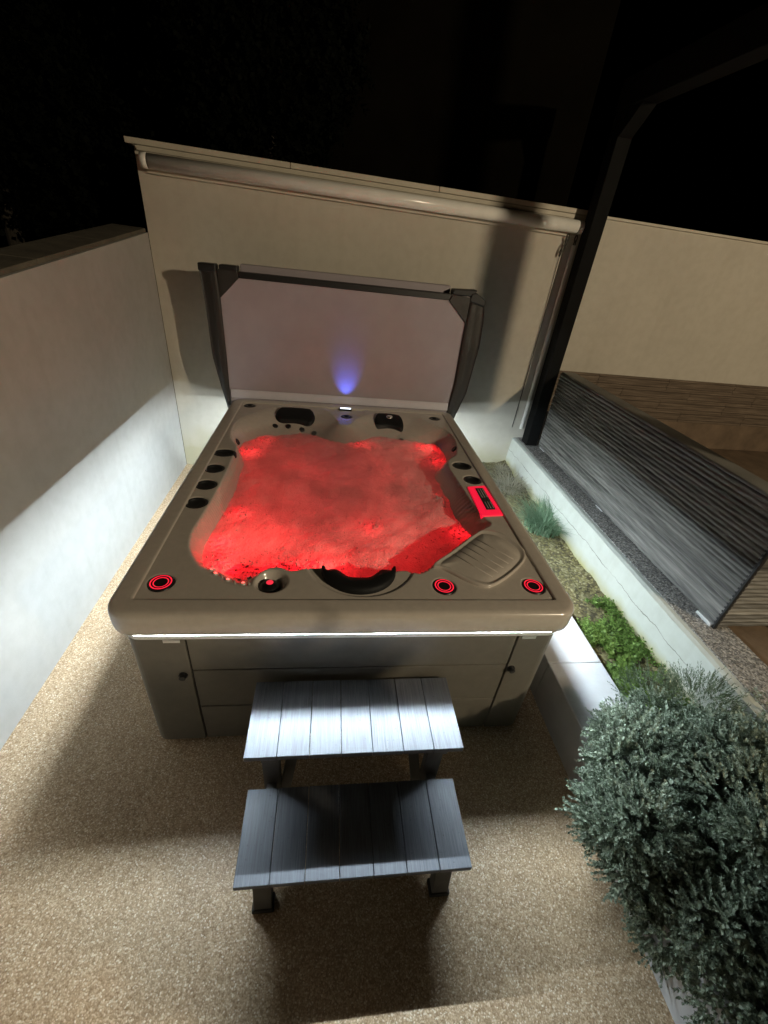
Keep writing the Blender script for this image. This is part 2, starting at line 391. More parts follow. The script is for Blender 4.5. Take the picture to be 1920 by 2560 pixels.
# back wall: high, its top falling slightly to the right
bw = empty('garden_wall', (0.5, BW, 0), 'tall beige rendered wall behind the hot tub with pale coping', 'wall')
wt = lambda x: 2.595 - (x + 1.48) * 0.0195
XR = 7.0
pts = [(LW + .004, BW, 0), (XR, BW, 0), (XR, BW, wt(XR)), (LW + .004, BW, wt(LW))]
MB().prism(pts, (0, 0.2, 0)).build('wall', 'plaster_back', bw)
def cop(x0, x1, e0=0.0):
    MB().hexa([(x0, BW - .03, wt(x0) + .002), (x1, BW - .03, wt(x1) + .002), (x1, BW + .24, wt(x1) + .002), (x0, BW + .24, wt(x0) + .002)],
              [(x0, BW - .034, wt(x0) + .038), (x1, BW - .034, wt(x1) + .038), (x1, BW + .24, wt(x1) + .05), (x0, BW + .24, wt(x0) + .05)]).build('coping_slab', 'coping_pale', bw, bevel=.004)
xs = [LW - .045, -0.35, 0.82, 2.14]
for a, b_ in zip(xs[:-1], xs[1:]): cop(a, b_ - .004)
MB().hexa([(2.16, BW - .02, wt(2.16) + .002), (XR, BW - .02, wt(XR) + .002), (XR, BW + .22, wt(XR) + .002), (2.16, BW + .22, wt(2.16) + .002)],
          [(2.16, BW - .02, wt(2.16) + .02), (XR, BW - .02, wt(XR) + .02), (XR, BW + .22, wt(XR) + .02), (2.16, BW + .22, wt(2.16) + .02)]).build('coping_slab', 'coping_pale', bw)
MB().hexa([(LW + .03, BW - .03, wt(LW) - .03), (2.12, BW - .03, wt(2.12) - .03), (2.12, BW - .001, wt(2.12) - .03), (LW + .03, BW - .001, wt(LW) - .03)],
          [(LW + .03, BW - .03, wt(LW) - .002), (2.12, BW - .03, wt(2.12) - .002), (2.12, BW - .001, wt(2.12) - .002), (LW + .03, BW - .001, wt(LW) - .002)]).build('trim', 'coping_pale', bw)
# strip cladding low on the right part of the back wall, each strip a piece
shared = {}
row_z = [0.80 + i * 0.0225 for i in range(20)]
for i, z in enumerate(row_z):
    x = 2.26 - (0.31 if (i // 5) % 2 else 0.0)
    thick = 0.006 + 0.016 * ((i * 7 + 3) % 5) / 4
    for k in range(6):
        L = 0.80
        key = (i * 7 + 3) % 5
        x0 = max(x + k * L, 2.24)
        x1 = x + (k + 1) * L - .004
        if x1 - x0 < .05: continue
        kk = (key, round(x1 - x0, 3))
        if kk not in shared:
            mb = MB().box(0, x1 - x0, -thick - random.random() * .001, 0.0, 0, 0.0205)
            pc = mb.build('cladding_strip', 'cladding', bw); shared[kk] = pc
        else:
            pc = shared[kk].copy(); COL.objects.link(pc)
        pc.location = (x0, BW - .003 - .0004 * (k % 2), z)
MB().box(2.24, XR, BW - .012, BW - .001, .50, .795).build('plinth', 'terrace', bw)

# low white retaining wall, aggregate edge of the terrace
rw = MB()
ny = 60; ysr = np.linspace(-3.0, BW - .002, ny)
prof = []
for y in ysr:
    w1 = 0.008 * mnoise.noise(Vector((0, y * 2.1, 3))); 
    prof.append([(2.0 + w1 - .012, y, 0.0), (2.0 + w1 - .004, y, 0.33), (2.002 + w1, y, 0.44), (2.006 + w1, y, 0.492), (2.03, y, 0.502), (2.06, y, .502), (2.06, y, 0.0)])
V = [p for r in prof for p in r]; k = len(prof[0]); F = []
for i in range(ny - 1):
    for j in range(k - 1): F.append((i * k + j, i * k + j + 1, (i + 1) * k + j + 1, (i + 1) * k + j))
F += [tuple(range(k)), tuple(range((ny - 1) * k, ny * k))[::-1]]
o = obj_from('retaining_wall', V, F, 'lowwall')
tag(o, 'low white cracked retaining wall between planting bed and terrace', 'wall')
o = MB().box(2.062, 2.30, -6, BW - .004, .3, .506).build('terrace_edging', 'aggregate'); tag(o, kind='structure')

# kerb beside the planting bed, in cast lengths
ke = empty('kerb', (1.4, 1.5, 0), 'pale smooth concrete kerb along the planting bed, right of the tub', 'kerb')
for y0, y1 in ((-2.5, -1.05), (-1.046, 0.50), (0.504, 1.42), (1.424, 2.9), (2.904, BW - .003)):
    MB().box(1.243, 1.56, y0, y1, -.05, .30).build('kerb_block', 'kerb', ke, bevel=.006)
# planting bed: lumpy soil
xs = np.linspace(1.562, 2.0, 40); ys = np.linspace(-2.5, BW - .003, 420)
X, Y = np.meshgrid(xs, ys, indexing='ij')
Z = 0.185 + 0.020 * vnoise(X, Y, 4.5, 1.0) + 0.012 * vnoise(X, Y, 16, 2.0) + 0.006 * vnoise(X, Y, 48, 3.0)
Z += 0.04 * np.clip((X - 1.9) / .1, 0, 1) * (0.4 + vnoise(X, Y, 3, 9.0))
V, F = grid_mesh(xs, ys, Z); o = np_obj('planting_bed', V, F, 'soil', smooth=True); tag(o, kind='structure')

# ------------------------------------------------------------------ roller blind along the top of the back wall
rb = empty('roller_blind', (0.4, BW - .09, 2.5), 'cream rolled-up blind cassette fixed under the back wall coping', 'blind')
def along(x, dz=0.0, dy=-.075): return (x, BW + dy, wt(x) - .088 + dz)
R = 0.048
MB().tube([along(-1.36), along(2.03)], R, 28).build('roll', 'blind', rb, smooth=True, bevel=0)
for xa, xb in ((-1.415, -1.368), (2.038, 2.085)):
    MB().tube([along(xa), along(xb)], R * 1.0, 28).build('end_cap', 'blind', rb, smooth=True)
for xa, xb in ((-1.368, -1.36), (2.03, 2.038)):
    MB().tube([along(xa), along(xb)], R * .985, 28).build('end_gap', 'dark_line', rb)
MB().hexa([along(-1.40, -.07, -.03), along(2.07, -.07, -.03), along(2.07, -.07, -.001), along(-1.40, -.07, -.001)],
          [along(-1.40, .055, -.03), along(2.07, .055, -.03), along(2.07, .055, -.001), along(-1.40, .055, -.001)]).build('bracket_rail', 'coping_pale', rb)
# brown operating cord, white drop tube, chain links at the right end
zc = wt(1.98) - .16
MB().tube([(1.985, BW - .03, zc), (1.98, BW - .012, 1.6), (1.972, BW - .012, 1.0), (1.965, BW - .012, .62)], .0045, 6).build('cord', 'dark_line', rb)
MB().tube([(2.062, BW - .045, zc - .06), (2.06, BW - .04, 1.5), (2.055, BW - .04, .62)], .019, 12).build('drop_tube', 'blind', rb, smooth=True)
def link(c, r, ang):
    p = [(c[0] + math.sin(t) * r * .55 * math.cos(ang), c[1] + math.sin(t) * r * .55 * math.sin(ang), c[2] + math.cos(t) * r) for t in np.linspace(0, 2 * math.pi, 13)]
    MB().tube(p, .0055, 6, cap=False).build('chain_link', 'dark_line', rb, smooth=True)
for i, (dx, dz) in enumerate(((.0, -.01), (-.004, -.05), (-.012, -.09), (-.03, -.125))): link((1.99 + dx, BW - .035, zc + dz), .026, 0.3 + 1.3 * (i % 2))
for i in range(2): link((2.062, BW - .045, zc - .012 - i * .04), .026, .4 + 1.2 * i)

# ------------------------------------------------------------------ pergola: dark post at the wall, beam running forward, unseen post added for its shadow on the back wall
pg = empty('pergola', (2.12, 4.06, .5), 'dark grey steel pergola post and overhead beam at the end of the back wall', 'pergola')
MB().box(2.07, 2.19, 3.995, 4.125, .506, 3.16).build('post', 'post', pg, bevel=.006)
MB().prism([(2.075, 3.996, 3.0), (2.075, 3.996, 3.161), (2.075, 3.80, 3.161), (2.075, 3.87, 3.10)], (.11, 0, 0)).build('gusset', 'post', pg, bevel=.004)
MB().box(2.06, 2.20, 2.65, 4.13, 3.162, 3.34).build('beam', 'post', pg, bevel=.006)
tp = MB().box(2.83, 2.97, .93, 1.07, .497, 4.1).build('unseen_post', 'post', bevel=.006)
tag(tp, 'tall dark square post, unseen, added on the terrace for its shadow on the back wall', 'post')

# ------------------------------------------------------------------ the house lamp behind the camera, right
lp = empty('garden_lamp', (LAMP.x + .25, LAMP.y, 0), 'round hooded lamp on a tall pole by the terrace', 'lamp')
MB().tube([(LAMP.x + .25, LAMP.y, 0), (LAMP.x + .25, LAMP.y, LAMP.z + .25), (LAMP.x + .22, LAMP.y, LAMP.z + .33), (LAMP.x, LAMP.y, LAMP.z + .34)], .03, 10).build('pole', 'post', lp, smooth=True)
MB().lathe([(.0, .30), (.05, .30), (.07, .2), (.16, .13), (.165, .12), (.15, .12), (.06, .18), (0, .19)], LAMP, 24).build('hood', 'post', lp, smooth=True)
ld = bpy.data.lights.new('bulb', 'POINT'); ld.energy = LAMP_POWER; ld.color = (1.0, 0.83, 0.58); ld.shadow_soft_size = 0.07
lo = bpy.data.objects.new('bulb', ld); COL.objects.link(lo); lo.parent = lp; lo.location = LAMP - Vector((LAMP.x + .25, LAMP.y, 0))

# ------------------------------------------------------------------ hot tub
TX0, TX1, TY0, TY1 = -0.825, 1.10, 1.19, 3.715
tub = empty('hot_tub', (0.137, 2.45, 0), 'large taupe hot tub with black headrests and glowing red lights', 'hot tub')
def rrect(inset, rad, z, seg=8):
    x0, x1, y0, y1 = TX0 + inset, TX1 - inset, TY0 + inset, TY1 - inset
    r = max(rad - inset, .004); out = []
    for cx, cy, a0 in ((x1 - r, y0 + r, -90), (x1 - r, y1 - r, 0), (x0 + r, y1 - r, 90), (x0 + r, y0 + r, 180)):
        for i in range(seg + 1):
            a = math.radians(a0 + 90 * i / seg); out.append((cx + r * math.cos(a), cy + r * math.sin(a), z))
    return out
def loft(loops, closed=True):
    mb = MB(); n = len(loops[0])
    for l in loops: mb.v += l
    for i in range(len(loops) - 1):
        for j in range(n): mb.f.append((i * n + j, i * n + (j + 1) % n, (i + 1) * n + (j + 1) % n, (i + 1) * n + j))
    return mb
RC = 0.10
loft([rrect(i, RC, z) for i, z in ((.094, .890), (.0915, .9165), (.0885, .9205), (.080, .9215), (.03, .9215), (.018, .920), (.009, .915), (.003, .905), (0, .893), (0, .835), (.003, .815), (.009, .806), (.020, .804), (.058, .804))]).build('rim', 'acrylic', tub, smooth=True)
# cabinet core, kept behind the panels and the strip light
loft([rrect(.062, RC, .803), rrect(.062, RC, .02), rrect(.5, RC, .02)]).build('core', 'black_plastic', tub)
# light strip tucked under the rim; the bright edge trim is the cabinet's top ledge
loft([rrect(.0572, RC, .7992), rrect(.0512, RC, .8008)]).build('light_strip', 'led', tub)
loft([rrect(.060, RC, .772), rrect(.0365, RC, .772), rrect(.0355, RC, .770), rrect(.0355, RC, .752), rrect(.060, RC, .752)]).build('edge_trim', 'ledge', tub)
CX0, CX1, CY0, CY1 = TX0 + .042, TX1 - .042, TY0 + .040, TY1 - .042
GL, GR = -0.553, 0.868
# corner panels (rounded), each a piece
def corner(cx, cy, sx, sy, lx, ly):
    r = .05; th = .016
    pts = [(cx + sx * lx, cy)]
    for i in range(7):
        a = math.pi / 2 * i / 6
        pts.append((cx + sx * r * (1 - math.sin(a)), cy + sy * r * (1 - math.cos(a))))
    pts.append((cx, cy + sy * ly))
    inn = [(x + sx * th * 1.0 if i else x, y + sy * th) for i, (x, y) in enumerate(pts)]
    inn[-1] = (cx + sx * th, cy + sy * ly)
    mb = MB(); n = len(pts)
    for p in (pts, inn):
        for z in (.03, .745): mb.v += [(x, y, z) for x, y in p]
    A, B, C_, D_ = 0, n, 2 * n, 3 * n
    for i in range(n - 1):
        mb.f += [(A + i, A + i + 1, B + i + 1, B + i), (C_ + i + 1, C_ + i, D_ + i, D_ + i + 1), (B + i, B + i + 1, D_ + i + 1, D_ + i), (A + i + 1, A + i, C_ + i, C_ + i + 1)]
    mb.f += [(A, B, D_, C_), (A + n - 1, C_ + n - 1, D_ + n - 1, B + n - 1)]
    mb.build('corner_panel', 'cabinet', tub, smooth=False, bevel=.003)
corner(CX0, CY0, 1, 1, GL - CX0 - .004, .24); corner(CX1, CY0, -1, 1, CX1 - GR - .004, .24)
corner(CX0, CY1, 1, -1, .24, .24); corner(CX1, CY1, -1, -1, .24, .24)
for z0, z1 in ((.03, .281), (.289, .541), (.549, .745)):
    MB().box(GL + .002, GR - .002, CY0 + .004, CY0 + .016, z0, z1).build('front_board', 'cabinet', tub, bevel=.003)
    MB().box(CX0 + .004, CX0 + .016, CY0 + .244, CY1 - .244, z0, z1).build('side_board', 'cabinet', tub, bevel=.003)
    MB().box(CX1 - .016, CX1 - .004, CY0 + .244, CY1 - .244, z0, z1).build('side_board', 'cabinet', tub, bevel=.003)
    MB().box(CX0 + .244, CX1 - .244, CY1 - .016, CY1 - .004, z0, z1).build('rear_board', 'cabinet', tub, bevel=.003)
MB().box(CX0 + .03, CX1 - .03, CY0 + .03, CY1 - .03, .001, .03).build('base', 'black_plastic', tub)
for x in (-.591, .892):
    kn = MB()
    for r, a, b_ in ((.019, CY0 - .006, CY0 + .0), (.014, CY0 - .02, CY0 - .006)):
        kn.tube([(x, b_, .521), (x, a, .521)], r, 16)
    kn.build('lock_knob', 'black_plastic', tub, smooth=False)
for x0, x1 in ((GL - .085, GL - .02), (GR + .02, GR + .085)):
    MB().box(x0, x1, CY0 - .003, CY0 - .0004, .728, .744).build('clip_plate', 'silver', tub, bevel=.001)

# shell: deck and basin as one moulded sheet
DK = .914
CONT = [(-0.675, 2.876, .045), (-0.704, 3.054, .09), (-0.690, 3.236, .2), (-0.610, 3.372, .28), (-0.489, 3.54, .36), (-0.279, 3.585, .40), (-0.053, 3.55, .36), (0.049, 3.353, .2), (0.080, 3.25, .10), (0.165, 3.25, .10), (0.24, 3.40, .22), (0.39, 3.55, .34), (0.57, 3.59, .38), (0.744, 3.54, .34), (0.84, 3.40, .2), (0.962, 3.24, .12), (0.986, 3.052, .09), (0.935, 2.80, .08), (0.845, 2.68, .08), (0.822, 2.565, .08), (0.833, 2.393, .08), (0.847, 2.225, .09), (0.872, 1.978, .10), (0.9, 1.88, .07), (0.793, 1.793, .045), (0.62, 1.63, .045), (0.45, 1.47, .045), (0.371, 1.488, .05), (0.309, 1.478, .05), (0.235, 1.433, .05), (0.108, 1.417, .05), (0.003, 1.493, .05), (-0.065, 1.496, .05), (-0.145, 1.471, .05), (-0.199, 1.494, .05), (-0.254, 1.481, .07), (-0.290, 1.43, .13), (-0.309, 1.372, .2), (-0.381, 1.375, .22), (-0.469, 1.421, .20), (-0.552, 1.505, .10), (-0.608, 1.611, .05), (-0.63, 1.729, .042), (-0.623, 1.861, .042), (-0.612, 2.019, .045), (-0.606, 2.197, .05), (-0.602, 2.386, .05), (-0.605, 2.584, .045), (-0.61, 2.737, .042)]
def catmull(P, sub=8):
    P = np.array(P); n = len(P); out = []
    for i in range(n):
        a, b_, c, d = P[(i - 1) % n], P[i], P[(i + 1) % n], P[(i + 2) % n]
        for t in np.arange(sub) / sub:
            out.append(.5 * ((2 * b_) + (-a + c) * t + (2 * a - 5 * b_ + 4 * c - d) * t * t + (-a + 3 * b_ - 3 * c + d) * t ** 3))
    return np.array(out)
CT = catmull(CONT)
def inside(px, py, poly):
    x, y = poly[:, 0], poly[:, 1]; x2, y2 = np.roll(x, -1), np.roll(y, -1)
    r = np.zeros(px.shape, bool)
    for a, b_, c, d in zip(x, y, x2, y2):
        if b_ == d: continue
        r ^= ((b_ > py) != (d > py)) & (px < (c - a) * (py - b_) / (d - b_) + a)
    return r
gx = np.linspace(TX0 + .0905, TX1 - .0905, 330); gy = np.linspace(TY0 + .0905, TY1 - .0905, 430)
GX, GY = np.meshgrid(gx, gy, indexing='ij')
pts = np.stack([GX.ravel(), GY.ravel()], -1)
dmin = np.empty(len(pts)); smin = np.empty(len(pts))
for i in range(0, len(pts), 20000):
    dd = np.linalg.norm(pts[i:i + 20000, None, :] - CT[None, :, :2], axis=2)
    # softly weighted slope width so that neighbouring slopes blend
    dm = dd.min(1); wgt = np.exp(-(dd - dm[:, None]) / .04)
    dmin[i:i + 20000] = dm; smin[i:i + 20000] = (wgt * CT[None, :, 2]).sum(1) / wgt.sum(1)
ins = inside(pts[:, 0], pts[:, 1], CT[:, :2])
sd = np.where(ins, dmin, -dmin).reshape(GX.shape); SW = smin.reshape(GX.shape)
WZ = .80
t_ = np.clip(sd + .012, 0, None) / SW
drop = (DK - WZ) * t_ ** 2 / (t_ + .25) * 1.25
Zs = DK - np.minimum(drop, .55)
def sstep(a, b_, v): u = np.clip((v - a) / (b_ - a), 0, 1); return u * u * (3 - 2 * u)
def dent(cx, cy, r0, r1, depth, ex=1.0, ey=1.0):
    global Zs
    rr = np.sqrt(((GX - cx) / ex) ** 2 + ((GY - cy) / ey) ** 2)
    Zs = Zs - depth * (1 - sstep(r0, r1, rr))
# finger recesses along both sides
SIDE_L = [(-.673, 2.633, 1.22), (-.686, 2.407, 1.0), (-.685, 2.204, 1.0), (-.687, 2.007, 1.0)]
SIDE_R = [(.925, 2.598, 1.15), (.944, 2.393, 1.0)]
for x, y, s_ in SIDE_L + SIDE_R: dent(x, y, .045, .062, .026, s_, 1.0)
for x, y in ((-.666, 3.567), (.14, 3.44), (.913, 3.519)): dent(x, y, .036, .055, .016)
for x, y in ((-.663, 1.381), (.526, 1.369), (.947, 1.373)): dent(x, y, .048, .056, .008)
dent(-.225, 1.395, .045, .075, .035)
# seat-back arc in front, shallow curved shelf round the near headrest
rr = np.sqrt(((GX - .165) / 1.0) ** 2 + ((GY - 1.56) / 1.0) ** 2)
arc = (1 - sstep(.252, .258, rr)) * (1 - sstep(.0, .02, -(GX + .10)))
Zs = Zs - .007 * arc * (sd < 0)
# notch behind for the waterfall
nt_ = (1 - sstep(.13, .18, np.abs(GX - .136))) * sstep(3.555, 3.575, GY)
Zs = Zs - .010 * nt_
# panel and pad seats
V, F = grid_mesh(gx, gy, Zs)
np_obj('shell', V, F, 'acrylic', tub, smooth=True)
def shell_z(x, y):
    i = int(np.clip(np.searchsorted(gx, x), 1, len(gx) - 1)); j = int(np.clip(np.searchsorted(gy, y), 1, len(gy) - 1))
    return float(Zs[i, j])
def shell_n(x, y, e=.02):
    return Vector((shell_z(x - e, y) - shell_z(x + e, y), shell_z(x, y - e) - shell_z(x, y + e), 2 * e)).normalized()

# black side holders (drinks recesses): oval cups set in the deck
for x, y, s_ in SIDE_L + SIDE_R:
    z = DK - .020
    ch = MB().lathe([(.043, .012), (.046, .0175), (.052, .0185), (.057, .016), (.058, -.01)], (x, y, z), 32, s_ * 1.05, 1.0).build('cup_holder', 'black_plastic', tub, smooth=True)
    MB().lathe([(.0, .008), (.044, .010), (.0445, .013)], (x, y, z), 28, s_ * 1.05, 1.0).build('cup_well', 'hole', ch, smooth=True)
# round air valves in the back deck
for x, y in ((-.666, 3.567), (.14, 3.44), (.913, 3.519)):
    v_ = MB().lathe([(0, -.004), (.015, -.002), (.018, .008), (.036, .011), (.042, .007), (.050, .004), (.052, -.01)], (x, y, shell_z(x, y) + .006), 24).build('air_valve', 'black_plastic', tub, smooth=True)
    MB().lathe([(.0, .012), (.008, .012), (.011, .009)], (x + .008, y - .006, shell_z(x, y) + .004), 12).build('valve_cap', 'hole', v_, smooth=True)
# lit speaker rings on the front deck
for x, y in ((-.663, 1.381), (.526, 1.369), (.947, 1.373)):
    z = shell_z(x, y)
    s_ = MB().lathe([(0, .004), (.020, .004), (.024, .008), (.046, .010), (.051, .006), (.053, .0)], (x, y, z), 36).build('valve_ring', 'black_plastic', tub, smooth=True)
    MB().lathe([(.0375, .0105), (.0400, .0120), (.0425, .0105)], (x, y, z), 40).build('light_ring', 'red_ring', s_, smooth=True)
    MB().lathe([(.0265, .0095), (.0285, .0110), (.0305, .0100)], (x, y, z), 40).build('light_ring', 'red_ring', s_, smooth=True)
    MB().lathe([(.0, .006), (.021, .005)], (x, y, z), 24).build('centre_disc', 'hole', s_)
# diverter knob in its bowl
z = shell_z(-.225, 1.395)
kn = MB().lathe([(0, .026), (.030, .024), (.042, .014), (.046, -.006)], (-.232, 1.385, z), 28).build('diverter_knob', 'black_plastic', tub, smooth=True)
MB().lathe([(0, .0285), (.012, .0275), (.015, .0255)], (-.232, 1.397, z), 20).build('knob_light', 'red_dim', kn, smooth=True)
# foot jets with lit centres
def frame(n):
    a = n.orthogonal().normalized(); return a, n.cross(a)
def jet(x, y, r, lit=None, up=.004):
    c = Vector((x, y, shell_z(x, y))); n = shell_n(x, y); a, b_ = frame(n)
    def ring(rad, h, k=18): return [c + n * h + (a * math.cos(2 * math.pi * i / k) + b_ * math.sin(2 * math.pi * i / k)) * rad for i in range(k)]
    def stack(prof):
        mb = MB(); L = [ring(*p) for p in prof]; k = len(L[0])
        for l in L: mb.v += [tuple(p) for p in l]
        for i in range(len(L) - 1):
            for j in range(k): mb.f.append((i * k + j, i * k + (j + 1) % k, (i + 1) * k + (j + 1) % k, (i + 1) * k + j))
        mb.f.append(tuple((len(L) - 1) * k + j for j in range(k)))
        return mb
    j = stack([(r, -.01), (r, up), (r * .8, up + .004), (r * .55, up + .002)]).build('jet', 'black_plastic' if not lit else 'acrylic', tub, smooth=True)
    if lit: stack([(r * .62, up + .001), (r * .5, up + .005), (r * .2, up + .007)]).build('jet_light', lit, j, smooth=True)
for x, y in ((-.502, 1.535), (-.497, 1.489), (-.468, 1.449), (-.408, 1.408), (-.340, 1.383)): jet(x, y, .0125, 'red_dot')
for x, y in ((-.38, 1.475), (-.325, 1.445)): jet(x, y, .010, 'red_dim')
for x, y in ((-.43, 3.31), (-.33, 3.335), (-.22, 3.33), (-.12, 3.30)): jet(x, y, .022)
jet(-.665, 2.98, .026); jet(.955, 2.93, .026); jet(.45, 3.27, .02); jet(.6, 3.27, .02)
# moulded ribs between the foot jets
for (x, y), (x2, y2) in (((-.455, 1.475), (-.43, 1.415)), ((-.395, 1.44), (-.372, 1.383)), ((-.33, 1.42), (-.312, 1.372))):
    p = [Vector((x + (x2 - x) * t, y + (y2 - y) * t, 0)) for t in (0, .33, .66, 1)]
    for q in p: q.z = shell_z(q.x, q.y) + .001
    MB().tube(p, [.003, .005, .005, .003], 8).build('foot_rib', 'acrylic', tub, smooth=True)
# headrests
def headrest(cx, cy, w, d, cut, h, name='headrest', tilt=None, rot=0.0):
    nu, nv = 33, 17
    mb = MB(); z0 = shell_z(cx, cy)
    top, bot = [], []
    for layer in (1, 0):
        for i in range(nu):
            u = -1 + 2 * i / (nu - 1)
            for j in range(nv):
                v = -1 + 2 * j / (nv - 1)
                # superellipse sheet
                su = math.copysign(abs(u) ** .85, u); sv = v
                ex = su * math.sqrt(max(0, 1 - .42 * v * v)); ey = sv * math.sqrt(max(0, 1 - .42 * u * u))
                x = cx + ex * w / 2; y = cy + ey * d / 2 + (cut * (1 - ex * ex * 1.3) * max(0, -v) if cut else 0)
                e = max(abs(u), abs(v)); rise = h * (1 - max(0, e) ** 5) ** .5 * (1 - .25 * (1 - ex * ex))
                zz = shell_z(x, y)
                mb.v.append((x, y, (tilt(x, y) if tilt else zz) + (rise + .004 if layer else -.012)))
    n = nu * nv
    for i in range(nu - 1):
        for j in range(nv - 1):
            a, b_, c, d_ = i * nv + j, (i + 1) * nv + j, (i + 1) * nv + j + 1, i * nv + j + 1
            mb.f += [(a, b_, c, d_), (n + d_, n + c, n + b_, n + a)]
    edge = [i * nv for i in range(nu)] + [(nu - 1) * nv + j for j in range(1, nv)] + [i * nv + nv - 1 for i in range(nu - 2, -1, -1)] + [j for j in range(nv - 2, 0, -1)]
    for a, b_ in zip(edge, edge[1:] + edge[:1]): mb.f.append((a, n + a, n + b_, b_))
    return mb.build(name, 'pillow', tub, smooth=True)
headrest(-.28, 3.44, .32, .22, .04, .035)
h2 = headrest(.505, 3.43, .25, .235, .07, .035)
zc2 = shell_z(.505, 3.44)
MB().lathe([(0, .046), (.022, .045), (.029, .040), (.030, .03)], (.508, 3.475, shell_z(.508, 3.475) - .004), 20).build('badge', 'chrome', h2, smooth=True)
# near headrest: thick crescent over the front edge of the basin
cres = MB(); nn = 40; prof = []
for i in range(nn + 1):
    a = math.pi + math.pi * i / nn
    ox, oy = .152 + .168 * math.cos(a), 1.475 + .155 * math.sin(a)
    ixx = .152 + .150 * math.cos(a); tt = (ixx - .152) / .15
    iy = 1.432 + .045 * abs(tt) ** 1.6 - .028 * math.exp(-(tt / .28) ** 2) + .012 * math.cos(tt * 9)
    iy = max(iy, oy + .004)
    prof.append(((ox, oy), (ixx, iy)))
for (o_, i_) in prof:
    cres.v += [(o_[0], o_[1], DK - .012), (o_[0], o_[1], DK + .010), (o_[0] * .85 + i_[0] * .15, o_[1] * .85 + i_[1] * .15, DK + .022), (o_[0] * .4 + i_[0] * .6, o_[1] * .4 + i_[1] * .6, DK + .020), (i_[0], i_[1], DK + .006), (i_[0], i_[1] + .004, DK - .09)]
for i in range(nn):
    for j in range(5): cres.f.append((i * 6 + j, i * 6 + j + 1, (i + 1) * 6 + j + 1, (i + 1) * 6 + j))
cres.build('headrest', 'pillow', tub, smooth=True)
# corner seat pad (skimmer lid), a moulded tray lid standing on the deck
c0 = [(0.850, 1.800), (0.925, 1.775), (0.985, 1.690), (1.000, 1.615), (0.965, 1.540), (0.86, 1.440), (0.755, 1.368), (0.700, 1.362), (0.635, 1.40), (0.545, 1.478), (0.50, 1.505), (.62, 1.612), (.795, 1.775)]
cc = catmull([(x, y, 0) for x, y in c0], 5)[:, :2]; cen = cc.mean(0)
lid = MB(); loops = []
for sc, z in ((1.0, DK - .012), (1.0, DK + .008), (.985, DK + .014), (.95, DK + .015), (.915, DK + .011), (.86, DK + .0085), (.84, DK + .0085), (.82, DK + .012), (.5, DK + .013), (.0, DK + .013)):
    lid.v += [(cen[0] + (x - cen[0]) * sc, cen[1] + (y - cen[1]) * sc, z) for x, y in cc]
k = len(cc)
for i in range(9):
    for j in range(k): lid.f.append((i * k + j, i * k + (j + 1) % k, (i + 1) * k + (j + 1) % k, (i + 1) * k + j))
fl = lid.build('filter_lid', 'acrylic', tub, smooth=True)
# moulded flutes on the lid
dirv = Vector((.66, -.75, 0)).normalized()
for s_ in (-.11, -.06, -.01, .04, .09):
    q = Vector((cen[0], cen[1], DK + .0128)) + Vector((.75, .66, 0)).normalized() * s_
    MB().tube([q - dirv * .12, q + dirv * .10], .0026, 6).build('flute', 'acrylic', fl, smooth=True)
# control panel, red lit bezel
pan = [(0.880, 2.282), (1.000, 2.305), (1.006, 1.963), (0.872, 1.945)]
def quad_at(u, v, z): 
    a, b_, c, d = [Vector((*p, 0)) for p in pan]
    p = (a * (1 - u) + b_ * u) * (1 - v) + (d * (1 - u) + c * u) * v
    return (p.x, p.y, z)
def pquad(u0, u1, v0, v1, z0, z1):
    return MB().hexa([quad_at(u0, v0, z0), quad_at(u1, v0, z0), quad_at(u1, v1, z0), quad_at(u0, v1, z0)][::-1],
                     [quad_at(u0, v0, z1), quad_at(u1, v0, z1), quad_at(u1, v1, z1), quad_at(u0, v1, z1)][::-1])
cp = pquad(0, 1, 0, 1, DK - .05, DK + .008).build('control_panel', 'red_panel', tub, bevel=.004)
pquad(.34, .78, .10, .84, DK + .0082, DK + .013).build('screen', 'black_plastic', cp, bevel=.002)
for u in (.43, .56, .69):
    pquad(u, u + .035, .14, .44, DK + .0132, DK + .015).build('button', 'silver', cp)
    pquad(u, u + .035, .60, .80, DK + .0132, DK + .015).build('button', 'silver', cp)
# waterfall outlet with its lamp
wf = MB().box(.085, .19, 3.598, 3.632, DK - .02, DK + .006).build('waterfall', 'black_plastic', tub, bevel=.002)
MB().box(.092, .183, 3.603, 3.627, DK + .0062, DK + .0085).build('waterfall_lamp', 'fall_light', wf)
sl = bpy.data.lights.new('waterfall_beam', 'SPOT'); sl.energy = 6.0; sl.color = (0.10, 0.16, 1.0); sl.spot_size = math.radians(60); sl.spot_blend = 1.0; sl.shadow_soft_size = .01
so = bpy.data.objects.new('waterfall_beam', sl); COL.objects.link(so); so.location = (.137, 3.635, .925); so.rotation_euler = (math.radians(180 - 33), 0, 0)
so.parent = tub; so.matrix_parent_inverse = Matrix.Translation(tub.location).inverted()

